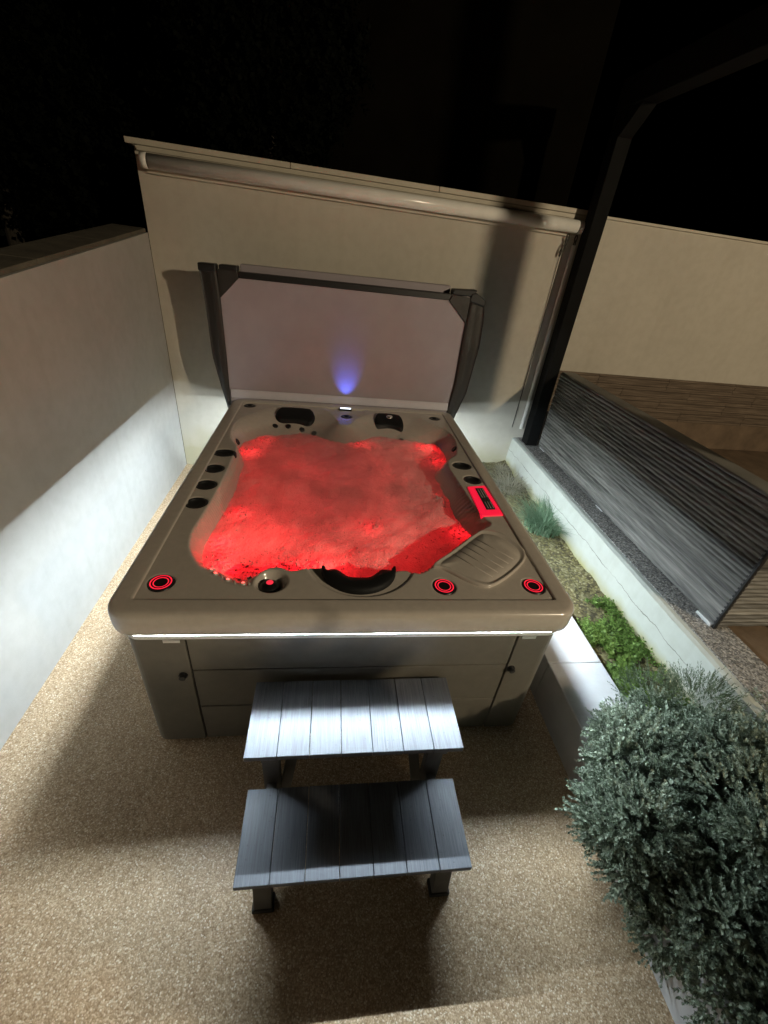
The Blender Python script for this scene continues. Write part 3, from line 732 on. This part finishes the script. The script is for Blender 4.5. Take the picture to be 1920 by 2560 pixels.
# underwater lamps: lenses under the surface, in red
UW = [(-.50, 3.12, .74), (-.56, 2.90, .735), (.26, 3.12, .74), (.78, 3.12, .74), (.82, 2.88, .74), (.74, 2.30, .735), (-.50, 2.08, .735), (.25, 1.98, .74), (.77, 1.93, .745), (-.53, 1.80, .755), (-.50, 1.68, .755), (-.46, 1.60, .76), (-.02, 1.62, .745), (-.14, 1.60, .745), (-.26, 1.60, .745)]
DEEP = [(-.2, 2.7, .5), (.35, 2.7, .5), (-.2, 2.1, .5), (.4, 2.1, .5), (.1, 1.7, .55), (-.35, 1.75, .6)]
for i, (x, y, z) in enumerate(UW + DEEP):
    deep = i >= len(UW)
    lens = MB().lathe([(.0, -.02), (.02, -.022), (.024, -.03), (.0, -.034)], (x, y, z), 14).build('underwater_lamp', 'red_dim', tub, smooth=True)
    d_ = bpy.data.lights.new('underwater_bulb', 'POINT'); d_.energy = 1.7 if deep else .46; d_.color = WATER_RED; d_.shadow_soft_size = .015
    b_ = bpy.data.objects.new('underwater_bulb', d_); COL.objects.link(b_); b_.location = (x, y, z)
    b_.parent = lens; b_.matrix_parent_inverse = Matrix.Identity(4)
# bubbling water
wx = np.linspace(TX0 + .1, TX1 - .1, 250); wy = np.linspace(TY0 + .1, TY1 - .1, 320)
WX, WY = np.meshgrid(wx, wy, indexing='ij')
zi = np.interp(WX.ravel(), gx, np.arange(len(gx))).round().astype(int); zj = np.interp(WY.ravel(), gy, np.arange(len(gy))).round().astype(int)
sh = Zs[zi, zj].reshape(WX.shape)
amp = .0
Wz = WZ + .012 * vnoise(WX, WY, 5, 4.0) + .008 * vnoise(WX, WY, 13, 5.0) + .0035 * vnoise(WX, WY, 30, 6.0) + .0012 * vnoise(WX, WY, 70, 8.0)
for x, y, z in UW:
    rr2 = np.hypot(WX - x, WY - y); Wz += .016 * np.exp(-(rr2 / .06) ** 2) * (1 + .8 * vnoise(WX, WY, 60, 7.0))
V, F = grid_mesh(wx, wy, Wz, keep=(sh < WZ + .035))
o = np_obj('water', V, F, 'water', smooth=True); tag(o, kind='structure')

# froth: clusters of bubbles round the lamps and along the near edge
ico = bmesh.new(); bmesh.ops.create_icosphere(ico, subdivisions=1, radius=1.0)
iv = np.array([v.co[:] for v in ico.verts]); ifc = np.array([[v.index for v in f.verts] for f in ico.faces]); ico.free()
BP = []
for x, y, z in UW:
    for _ in range(45): BP.append((x + random.gauss(0, .055), y + random.gauss(0, .045), random.uniform(.002, .0065)))
for _ in range(700): BP.append((random.uniform(-.55, .75), min(1.5 + abs(random.gauss(0, .35)), 3.2), random.uniform(.0015, .0045)))
BV, BF = [], []
for x, y, rad in BP:
    i = int(np.clip(np.searchsorted(wx, x), 0, len(wx) - 1)); j = int(np.clip(np.searchsorted(wy, y), 0, len(wy) - 1))
    if sh[i, j] > WZ - .004: continue
    BF.append(ifc + len(BV) * len(iv)); BV.append(iv * rad + np.array([x, y, Wz[i, j] + rad * .25]))
o = np_obj('froth', np.concatenate(BV), np.concatenate(BF), 'water', smooth=True); tag(o, 'small bubbles floating on the red-lit tub water', 'froth', kind='stuff')

# steam hanging low over the water
mt = bpy.data.materials.new('steam'); mt.use_nodes = True; t = mt.node_tree; t.nodes.remove(t.nodes['Principled BSDF'])
pv = t.nodes.new('ShaderNodeVolumePrincipled'); pv.inputs['Density'].default_value = 0.9; pv.inputs['Color'].default_value = (0.9, 0.9, 0.9, 1); pv.inputs['Anisotropy'].default_value = 0.2
t.links.new(pv.outputs[0], t.nodes['Material Output'].inputs['Volume']); MATS['steam'] = mt
prof = [(math.cos(a) if 0 < i < 12 else 0.0001, math.sin(a)) for i, a in enumerate(np.linspace(-math.pi / 2, math.pi / 2, 13))]
mb = MB().lathe([(q[0], q[1] * .17) for q in prof], (.17, 2.28, .99), 32, .60, .74)
o = mb.build('steam', 'steam', smooth=True); tag(o, 'thin warm steam hanging over the red tub water', 'steam', kind='stuff')

# ------------------------------------------------------------------ opened cover standing behind the tub
cv = empty('tub_cover', (.13, 3.8, .8), 'opened tub cover standing upright, mauve lining with dark skirts and black corner flaps', 'tub cover')
LY = 3.765
pl = [(-.86, LY, .80), (1.085, LY, .80), (1.105, LY, 1.15), (1.105, LY, 1.86), (-.866, LY, 1.86), (-.862, LY, 1.2)]
# slightly bulging lining
nu, nv = 40, 30; mb = MB()
for i in range(nu + 1):
    for j in range(nv + 1):
        u, v = i / nu, j / nv
        x = -.862 + u * (1.967 + (.0 if v > .3 else -.02 * (1 - v / .3))); z = .79 + v * 1.075
        y = LY - .006 * math.sin(math.pi * u) * math.sin(math.pi * v) + .003 * mnoise.noise(Vector((x * 3, z * 3, 1))) 
        y += .006 * max(0, 1 - abs((x - .98) * 1.2 + (z - .95)) / .08) * max(0, 1 - (1.05 - x) / .25) if x > .8 and z < 1.2 else 0
        mb.v.append((x, y, z))
for i in range(nu):
    for j in range(nv):
        a = i * (nv + 1) + j; mb.f.append((a, a + nv + 1, a + nv + 2, a + 1))
mb.build('lining', 'liner', cv, smooth=True)
MB().box(-.862, 1.105, LY + .004, LY + .09, .80, 1.862).build('foam_core', 'vinyl_dark', cv, bevel=.01)
MB().box(-.72, .96, LY + .095, LY + .17, .80, 1.925).build('rear_half', 'liner', cv, bevel=.012)
MB().hexa([(-.715, LY - .012, 1.836), (.935, LY - .012, 1.826), (.935, LY + .09, 1.826), (-.715, LY + .09, 1.836)],
          [(-.715, LY - .006, 1.876), (.955, LY - .006, 1.872), (.955, LY + .09, 1.872), (-.715, LY + .09, 1.876)]).build('hinge_seam', 'vinyl_black', cv, bevel=.004)
MB().prism([(-.85, LY - .03, .915), (-.85, LY - .008, .915), (-.85, LY - .008, .985), (-.85, LY - .020, .968)], (1.93, 0, 0)).build('glow_band', 'glow_band', cv, bevel=.006)  # pale strip standing in for the glow along the cover's bottom edge
def skirt(outer, inner, yo, name='skirt'):
    mb = MB(); n = 26; K = 7
    oz = [p[1] for p in outer][::-1]; ox = [p[0] for p in outer][::-1]
    iz = [p[1] for p in inner][::-1]; ixs = [p[0] for p in inner][::-1]
    z0 = max(min(oz), .80); z1 = min(max(oz), 2)
    for i in range(n + 1):
        z = z0 + (z1 - z0) * i / n
        xo = np.interp(z, oz, ox); xi = np.interp(z, iz, ixs)
        for j in range(K):
            t = j / (K - 1)
            x = xi + (xo - xi) * t
            y = LY - .012 + yo * t * t + .010 * math.sin(t * 7 + z * 1.5) * (1 - abs(2 * t - 1)) + .004 * mnoise.noise(Vector((x * 9, z * 5, 2)))
            mb.v.append((x, y, z))
    m_ = len(mb.v)
    mb.v += [(x, y + .014 + .03 * 1, z) for x, y, z in mb.v[:m_]]
    for i in range(n):
        for j in range(K - 1):
            a = i * K + j; mb.f += [(a, a + 1, a + K + 1, a + K), (m_ + a + K, m_ + a + K + 1, m_ + a + 1, m_ + a)]
        for j in (0, K - 1):
            a = i * K + j; mb.f.append((a, a + K, m_ + a + K, m_ + a))
    for i in (0, n):
        for j in range(K - 1):
            a = i * K + j; mb.f.append((a, m_ + a, m_ + a + 1, a + 1))
    return mb.build(name, 'vinyl_dark', cv, smooth=True)
skirt([(-1.004, 1.905), (-.985, 1.65), (-.975, 1.24), (-.924, .953), (-.893, .80)], [(-.874, 1.905), (-.863, 1.686), (-.859, 1.233), (-.862, .80)], .02)
skirt([(1.235, 1.845), (1.262, 1.70), (1.271, 1.485), (1.239, 1.082), (1.160, .80)], [(1.112, 1.845), (1.103, 1.663), (1.104, 1.156), (1.074, .80)], .02)
# corner flaps
MB().prism([(-.864, LY - .016, 1.686), (-.714, LY - .016, 1.834), (-.722, LY - .016, 1.882), (-.864, LY - .016, 1.885)], (0, .022, 0)).build('corner_flap', 'vinyl_dark', cv, bevel=.003)
MB().prism([(1.104, LY - .016, 1.668), (1.108, LY - .016, 1.86), (.96, LY - .016, 1.87), (.935, LY - .016, 1.823)], (0, .022, 0)).build('corner_flap', 'vinyl_dark', cv, bevel=.003)
MB().box(-1.003, -.872, LY - .02, LY + .07, 1.86, 1.915).build('corner_fold', 'vinyl_black', cv, bevel=.01)
MB().box(-.853, -.720, LY - .012, LY + .09, 1.876, 1.915).build('corner_fold', 'vinyl_black', cv, bevel=.008)
MB().prism([(.955, LY - .014, 1.868), (1.135, LY - .014, 1.868), (1.155, LY - .014, 1.918), (.958, LY - .014, 1.91)], (0, .10, 0)).build('corner_fold', 'vinyl_black', cv, bevel=.008)
MB().prism([(1.10, LY - .02, 1.83), (1.24, LY - .02, 1.80), (1.238, LY - .02, 1.85), (1.15, LY - .02, 1.90), (1.11, LY - .02, 1.89)], (0, .09, 0)).build('corner_fold', 'vinyl_black', cv, bevel=.01)

# ------------------------------------------------------------------ steps in front
st = empty('spa_steps', (.146, .9, 0), 'two-tread grey plank steps in front of the hot tub', 'steps')
SX0, SX1 = -.286, .577
def tread(y0, y1, z, name):
    W = (SX1 - SX0) / 7; src = None
    for i in range(7):
        if src is None:
            src = MB().box(-W / 2 + .0012, W / 2 - .0012, y0, y1, z - .026, z).build('plank', 'deck_board', st, bevel=.0022)
            src.matrix_parent_inverse = Matrix.Translation(st.location).inverted(); pc = src
        else:
            pc = src.copy(); COL.objects.link(pc)
        pc.location = (SX0 + W * (i + .5), 0, random.uniform(-.0008, .0008))
tread(.883, 1.212, .487, 'upper'); tread(.571, .885, .245, 'lower')
def leg(p0, p1, w, d, name='leg'):
    p0, p1 = Vector(p0), Vector(p1)
    b = [(p1.x - w / 2, p1.y - d / 2, p1.z), (p1.x + w / 2, p1.y - d / 2, p1.z), (p1.x + w / 2, p1.y + d / 2, p1.z), (p1.x - w / 2, p1.y + d / 2, p1.z)]
    t = [(p0.x - w / 2, p0.y - d / 2, p0.z), (p0.x + w / 2, p0.y - d / 2, p0.z), (p0.x + w / 2, p0.y + d / 2, p0.z), (p0.x - w / 2, p0.y + d / 2, p0.z)]
    return MB().hexa(b, t).build(name, 'deck_leg', st, bevel=.003)
for x, s_ in ((-.195, 1), (.487, -1)):
    leg((x, .945, .460), (x, .945, .026), .070, .036)
    leg((x, 1.16, .460), (x, 1.16, .026), .075, .038)
    leg((x, .625, .218), (x, .588, .026), .066, .045)
    leg((x + s_ * .105, 1.02, .460), (x + s_ * .035, .925, .03), .045, .034, 'brace')
    MB().box(x - .02, x + .02, .60, .92, .19, .2185).build('side_rail', 'deck_leg', st, bevel=.003)
    MB().box(x - .03, x + .03, .89, 1.20, .432, .4605).build('side_rail', 'deck_leg', st, bevel=.003)
    for y in (.588, .945, 1.16): MB().box(x - .040, x + .040, y - .028, y + .028, 0.0005, .028).build('foot', 'rubber', st, bevel=.004)
MB().box(-.155, .447, 1.15, 1.175, .40, .43).build('cross_rail', 'deck_leg', st, bevel=.003)

# ------------------------------------------------------------------ woven sofa on the terrace
sf = empty('wicker_sofa', (2.6, 2.75, .5), 'grey woven wicker sofa on the terrace with its back to the tub', 'sofa')
def weave(origin, ux, uz, n_, L, Hh, rows, pitch, name):
    """woven sheet: strands running along ux, passing over and under uprights"""
    per = 6; nx_ = int(L / pitch * 8); nz_ = rows * per
    O, U, W_, Nn = map(np.array, (origin, ux, uz, n_))
    s_ = np.linspace(0, L, nx_ + 1); z_ = np.linspace(0, Hh, nz_ + 1)
    S, Zz = np.meshgrid(s_, z_, indexing='ij')
    row = np.floor(Zz / Hh * rows - 1e-6); ph = (Zz / Hh * rows) % 1.0
    strand = np.abs(np.sin(np.pi * ph)) ** .4
    over = np.sin(np.pi * S / pitch + np.pi * (row % 2))
    wob = np.array([mnoise.noise(Vector((a * 3, b * 9, 4))) for a, b in zip(S.ravel(), row.ravel())]).reshape(S.shape)
    D_ = .017 * strand * (.84 + .16 * over) + .001 * wob
    Zo = Zz + .0016 * wob
    P = O + S[..., None] * U + Zo[..., None] * W_ + D_[..., None] * Nn
    V = P.reshape(-1, 3); idx = np.arange(len(V)).reshape(S.shape)
    F = np.stack([idx[:-1, :-1], idx[1:, :-1], idx[1:, 1:], idx[:-1, 1:]], -1).reshape(-1, 4)
    return np_obj(name, V, F, 'wicker', sf, smooth=True)
SFX, SY0, SY1, SZ = 2.205, 1.485, 3.97, 1.275
weave((SFX, SY1, .52), (0, -1, 0), (0, 0, 1), (-1, 0, 0), SY1 - SY0, SZ - .52, 27, .08, 'woven_back')
weave((SFX, SY0, .52), (1, 0, 0), (0, 0, 1), (0, -1, 0), .85, .42, 15, .08, 'woven_arm')
MB().box(SFX - .004, SFX + .13, SY0 + .003, SY1 - .003, SZ - .003, SZ + .018).build('top_rail', 'wicker', sf, bevel=.008)
MB().box(SFX + .012, SFX + .13, SY0 + .012, SY1 - .012, .53, SZ - .004).build('back_frame', 'wicker', sf)
MB().box(SFX + .013, SFX + .85, SY0 + .012, SY0 + .14, .53, .93).build('arm_frame', 'wicker', sf)
MB().box(SFX + .013, SFX + .85, SY1 - .14, SY1 - .012, .53, .93).build('arm_frame', 'wicker', sf)
MB().box(SFX + .13, SFX + .85, SY0 + .14, SY1 - .14, .53, .80).build('seat_base', 'wicker', sf)
for i in range(3):
    a = SY0 + .15 + i * .73
    MB().box(SFX + .14, SFX + .84, a, a + .72, .802, .93).build('seat_cushion', 'liner', sf, bevel=.03, seg=3)
MB().box(SFX - .012, SFX + .012, SY0 - .012, SY0 + .012, .50, SZ + .004).build('corner_strip', 'black_plastic', sf, bevel=.004)
MB().box(SFX - .024, SFX - .004, SY0 + .004, SY0 + .115, .5065, .526).build('foot', 'silver', sf, bevel=.002)
for y in (2.7, 3.85): MB().box(SFX - .0, SFX + .04, y, y + .10, .5065, .526).build('foot', 'silver', sf, bevel=.002)
MB().box(SFX + .75, SFX + .8, SY0 + .01, SY0 + .11, .4965, .526).build('foot', 'silver', sf, bevel=.002)

# ------------------------------------------------------------------ plants
def leaf_quads(P, D, W, L, wid, bend=0.0):
    """one bent diamond leaf per row: base P, direction D, side W"""
    up = np.cross(W, D)
    L = np.asarray(L)[:, None]; wid = np.asarray(wid)[:, None]
    mid = P + D * L * .5 + up * bend * L
    V = np.stack([P, mid + W * wid, P + D * L, mid - W * wid], 1).reshape(-1, 3)
    return V
def unit(a): return a / (np.linalg.norm(a, axis=-1, keepdims=True) + 1e-9)
def foliage(name, mat, parent, Q, Ndir, n_leaf, sprig, leafL, leafW, spread=.75, up=.25, droop=0.0, kind=None):
    """sprigs at Q heading Ndir, each carrying n_leaf small leaves along a short stem"""
    n = len(Q)
    d = unit(Ndir + rng.normal(0, .28, (n, 3)) + np.array([0, 0, up]))
    a = unit(np.cross(d, rng.normal(0, 1, (n, 3)))); b = np.cross(d, a)
    Vs = []
    ln = sprig * rng.uniform(.6, 1.3, n)
    for k in range(n_leaf):
        t = (k + .5) / n_leaf; ang = k * 2.4 + rng.uniform(0, .6, n)
        side = a * np.cos(ang)[:, None] + b * np.sin(ang)[:, None]
        P = Q + d * (ln * t)[:, None] - np.array([0, 0, 1]) * (droop * ln * t * t)[:, None]
        D = unit(d * (1 - spread * (1 - .4 * t)) + side * spread)
        W = unit(np.cross(D, d + 1e-3 * side))
        Vs.append(leaf_quads(P, D, W, leafL * rng.uniform(.7, 1.25, n) * (1 - .35 * t), leafW * rng.uniform(.8, 1.2, n), .12))
    V = np.concatenate(Vs); F = np.arange(len(V)).reshape(-1, 4)
    o = np_obj(name, V, F, mat, parent)
    if kind: o['kind'] = kind
    return o
def lobes_points(lobes, per_area, depth=(.72, 1.02)):
    Qs, Ns = [], []
    for c, r in lobes:
        c = np.array(c); r = np.array(r if hasattr(r, '__len__') else (r,) * 3)
        n = int(per_area * (r[0] * r[1] + r[1] * r[2] + r[0] * r[2]) * 4.2)
        d = unit(rng.normal(0, 1, (n, 3))); f = rng.uniform(depth[0], depth[1], n) ** .6
        lump = np.array([mnoise.noise(Vector(v * 2.6) + Vector(c) * 5) for v in d])
        f = f * (1 + .22 * lump)
        q = c + d * r * f[:, None]; keep = np.ones(n, bool)
        for c2, r2 in lobes:
            if c2 is c: continue
            r2 = np.array(r2 if hasattr(r2, '__len__') else (r2,) * 3)
            if np.allclose(c2, c): continue
            keep &= (((q - np.array(c2)) / r2) ** 2).sum(1) > .45
        Qs.append(q[keep]); Ns.append(unit(d / r)[keep])
    return np.concatenate(Qs), np.concatenate(Ns)

# large juniper leaning over the kerb
ju = empty('juniper_bush', (1.72, .45, .19), 'large blue-green juniper bush spilling over the kerb in the foreground', 'bush')
JL = [((1.33, .86, .46), .22), ((1.22, .60, .42), .235), ((1.25, .35, .40), .225), ((1.40, .10, .40), .24), ((1.55, .88, .44), .24), ((1.50, .60, .58), .28), ((1.48, .28, .58), .28), ((1.75, .72, .55), .27), ((1.78, .38, .62), .30), ((1.62, .02, .52), .30), ((1.95, .1, .55), .3), ((2.02, .60, .50), .25)]
SUB = []
JL = [((c[0] + .085, c[1] - .02, c[2] - .06), q) for c, q in JL]
for c, rad in JL:
    for _ in range(11):
        d = Vector(rng.normal(0, 1, 3)).normalized(); rs = random.uniform(.05, .115)
        SUB.append((tuple(Vector(c) - Vector((0, 0, .03)) + d * (rad - .05) * random.uniform(.85, 1.06)), (rs, rs, rs * 1.15)))
Q, ND = lobes_points(SUB, 1900, depth=(.4, 1.06))
Q2, N2 = lobes_points(JL, 600, depth=(.25, .66))
Q = np.concatenate([Q, Q2]); ND = np.concatenate([ND, N2])
ok = (Q[:, 2] > .04)
foliage('crown', 'juniper', ju, Q[ok], ND[ok], 16, .060, .0185, .0050, spread=.45, up=.3)
tr = MB()
for c, r in JL:
    b0 = Vector((1.72, .45, .19)); e = b0.lerp(Vector(c), .75)
    tr.tube([b0 + Vector((random.uniform(-.05, .05), random.uniform(-.05, .05), 0)), b0.lerp(e, .5) + Vector((0, 0, .03)), e], [.022, .013, .005], 7)
tr.build('trunk', 'bark', ju, smooth=True)
# soft feathery shrub just behind it
fs = empty('feathery_shrub', (1.74, 1.16, .19), 'soft olive-green feathery shrub behind the juniper, in the planting bed', 'shrub')
FL = [((1.68, 1.14, .32), (.16, .15, .13)), ((1.86, 1.10, .36), (.15, .15, .15)), ((1.76, 1.00, .40), (.18, .15, .14))]
Q, ND = lobes_points(FL, 1500)
foliage('crown', 'soft_shrub', fs, Q, ND, 11, .075, .020, .0018, spread=.35, up=.4)
tr = MB()
for c, r in FL: tr.tube([(1.74, 1.10, .17), c], [.010, .004], 6)
tr.build('trunk', 'bark', fs, smooth=True)
# pale small-leaved plant at the foot of the white wall
ps = empty('pale_shrub', (2.0, .98, .3), 'small pale-leaved shrub against the white wall right of the juniper', 'shrub')
PLb = [((2.02, .98, .44), (.10, .09, .10))]
Q, ND = lobes_points(PLb, 900)
foliage('crown', 'pale_leaf', ps, Q, ND, 7, .05, .022, .006, spread=.7, up=.4)
MB().tube([(1.97, .98, .17), (2.02, .98, .42)], [.008, .004], 6).build('trunk', 'bark', ps, smooth=True)

def blades(name, label, cx, cy, z, n, rad, hgt, mat, wid=.0022, lean=.8, cat='grass tuft', seg=5):
    V, F = [], []
    for i in range(n):
        a = random.uniform(0, 2 * math.pi); r0 = rad * math.sqrt(random.random()) * .6
        px, py = cx + r0 * math.cos(a), cy + r0 * math.sin(a)
        a2 = a + random.gauss(0, .5); ln = hgt * random.uniform(.6, 1.15); le = lean * random.uniform(.4, 1.3)
        w_ = wid * random.uniform(.7, 1.3); side = Vector((-math.sin(a2), math.cos(a2), 0))
        k = len(V)
        for s_ in range(seg + 1):
            t = s_ / seg
            out = ln * le * t * t; h_ = ln * (t - .45 * le * t * t)
            p = Vector((px + math.cos(a2) * out, py + math.sin(a2) * out, z + h_))
            ww = w_ * (1 - t * .9)
            V += [tuple(p - side * ww), tuple(p + side * ww)]
        for s_ in range(seg): F.append((k + 2 * s_, k + 2 * s_ + 1, k + 2 * s_ + 3, k + 2 * s_ + 2))
    o = obj_from(name, V, F, mat); tag(o, label, cat)
    return o
blades('grass_tuft', 'dense blue-green grass tuft in the bed beside the tub, against the white wall', 1.89, 2.92, .18, 620, .26, .25, 'tuft', .0042)
blades('dry_tuft', 'withered straw-coloured plant at the far end of the planting bed', 1.83, 3.62, .18, 300, .22, .20, 'dry', .0036, 1.2, 'dry plant')
blades('dry_tuft', 'thin pale dead grass in the corner below the back wall', 1.9, 4.02, .18, 160, .12, .12, 'dry', .002, 1.2, 'dry plant')
# leafy weeds: a mass of small leaves and a few broad ones
n = 1500
qx = rng.uniform(1.58, 1.985, n); qy = rng.uniform(1.02, 2.02, n)
dens = np.array([mnoise.noise(Vector((a * 5, b * 5, 11))) for a, b in zip(qx, qy)])
edge = np.clip((2.05 - qy) / .5, 0, 1)
k_ = (dens * 2.2 + rng.uniform(-.3, .3, n) + (edge - .5) * .8 + .5 * (qx - 1.8)) > .10
Q = np.stack([qx, qy, np.full(n, .185)], 1)[k_]
o = foliage('weeds', 'weed', None, Q, np.tile([0, 0, 1.0], (len(Q), 1)), 8, .055, .024, .0085, spread=.85, up=.3)
tag(o, 'low bright green weeds carpeting the near part of the planting bed', 'weeds', kind='stuff')
def broad(cx, cy, nl, L, label):
    V, F = [], []
    for i in range(nl):
        a = 2 * math.pi * i / nl + random.uniform(-.4, .4); l = L * random.uniform(.7, 1.2); w_ = l * .32
        d = Vector((math.cos(a), math.sin(a), 0)); s_ = Vector((-d.y, d.x, 0)); k = len(V)
        for j, t in enumerate((0, .25, .5, .75, 1.0)):
            ww = w_ * math.sin(math.pi * min(1, .08 + t * .92)) ** .8; zz = .20 + l * (.75 * t - .55 * t * t)
            c = Vector((cx, cy, zz)) + d * l * t
            V += [tuple(c - s_ * ww + Vector((0, 0, .18 * ww))), tuple(c), tuple(c + s_ * ww + Vector((0, 0, .18 * ww)))]
        for j in range(4):
            b = k + j * 3; F += [(b, b + 1, b + 4, b + 3), (b + 1, b + 2, b + 5, b + 4)]
    o = obj_from('broadleaf_weed', V, F, 'weed', smooth=True); tag(o, label, 'weed', 'broad-leaved weeds along the white wall')
broad(1.90, 1.72, 7, .075, 'broad-leaved weed at the foot of the white wall, farthest of the three')
broad(1.87, 1.53, 6, .065, 'broad-leaved weed at the foot of the white wall, middle of the three')
broad(1.91, 1.38, 6, .06, 'broad-leaved weed at the foot of the white wall, nearest of the three')

# ------------------------------------------------------------------ beyond the walls, almost dark
nb = empty('neighbour_house', (1.0, 4.95, 0), 'dark brown house side rising behind the tall wall, barely lit', 'building')
MB().box(-.15, 2.25, 4.95, 5.35, 0, 6.0).build('wall', 'farwall', nb)
MB().box(-.35, 2.45, 4.85, 5.45, 6.002, 6.1).build('roof', 'farwall', nb)
def tree(x, y, hgt, rad, label):
    e = empty('tree', (x, y, 0), label, 'tree', 'trees beyond the garden walls')
    tb = MB(); tb.tube([(x, y, 0), (x + .05, y, hgt * .4), (x - .03, y + .04, hgt * .75), (x, y, hgt * .95)], [.09, .07, .045, .015], 9)
    lob = []
    for i in range(11):
        a = i * 2.4; hh = hgt * (.45 + .5 * i / 10); r_ = rad * (1 - .55 * i / 10)
        c = (x + math.cos(a) * r_ * .6, y + math.sin(a) * r_ * .6, hh); lob.append((c, r_ * .55))
        tb.tube([(x, y, hh - .35), ((x + c[0]) / 2, (y + c[1]) / 2, hh - .1), c], [.03, .02, .008], 6)
    tb.build('trunk', 'bark', e, smooth=True)
    Q, ND = lobes_points(lob, 150, depth=(.2, 1.05))
    foliage('crown', 'tree_leaf', e, Q, ND, 8, .16, .075, .02, spread=.7, up=.1)
tree(-3.3, 3.3, 4.6, .9, 'slim dark tree just beyond the left wall, nearest the camera')
tree(-3.1, 5.2, 5.6, 1.2, 'dark tree beyond the corner where the left and back walls meet')
tree(-1.05, 5.75, 5.6, 1.0, 'dark leafy tree behind the tall back wall, left of the dark house')
# slim trained tree growing between the tall wall and the house
e = empty('tree', (-.55, 4.68, 0), 'slim dark tree trained flat between the tall wall and the dark house', 'tree', 'trees beyond the garden walls')
LB = [((-.55 + dx, 4.68, z), (.30, .15, .34)) for dx, z in ((.0, 2.5), (-.35, 2.9), (.25, 3.0), (-.1, 3.4), (-.5, 3.6), (.2, 3.7), (-.3, 4.1), (.05, 4.3), (.3, 4.5), (-.2, 4.7), (.45, 3.3))]
Q, ND = lobes_points(LB, 420, depth=(.2, 1.05))
foliage('crown', 'tree_leaf', e, Q, ND, 8, .10, .06, .017, spread=.7, up=.1)
MB().tube([(-.55, 4.68, 0), (-.53, 4.68, 2.4), (-.55, 4.68, 4.6)], [.06, .045, .015], 9).build('trunk', 'bark', e, smooth=True)
# unseen conifer right of the camera, added to keep the lamp off the steps
cy = empty('lamp_blocker', (1.72, -.42, .19), 'dense conifer out of view, added to keep the lamp off the steps', 'tree')
CL = [((1.62, -.36, .35 + .25 * i), (.40 * (1 - .04 * i), .40 * (1 - .04 * i), .22)) for i in range(6)]
Q, ND = lobes_points(CL, 520, depth=(.3, 1.04))
foliage('crown', 'juniper', cy, Q, ND, 12, .10, .034, .012, spread=.5, up=.5)
MB().tube([(1.62, -.36, .12), (1.62, -.36, .8), (1.62, -.36, 1.5)], [.06, .045, .012], 10).build('trunk', 'bark', cy, smooth=True)
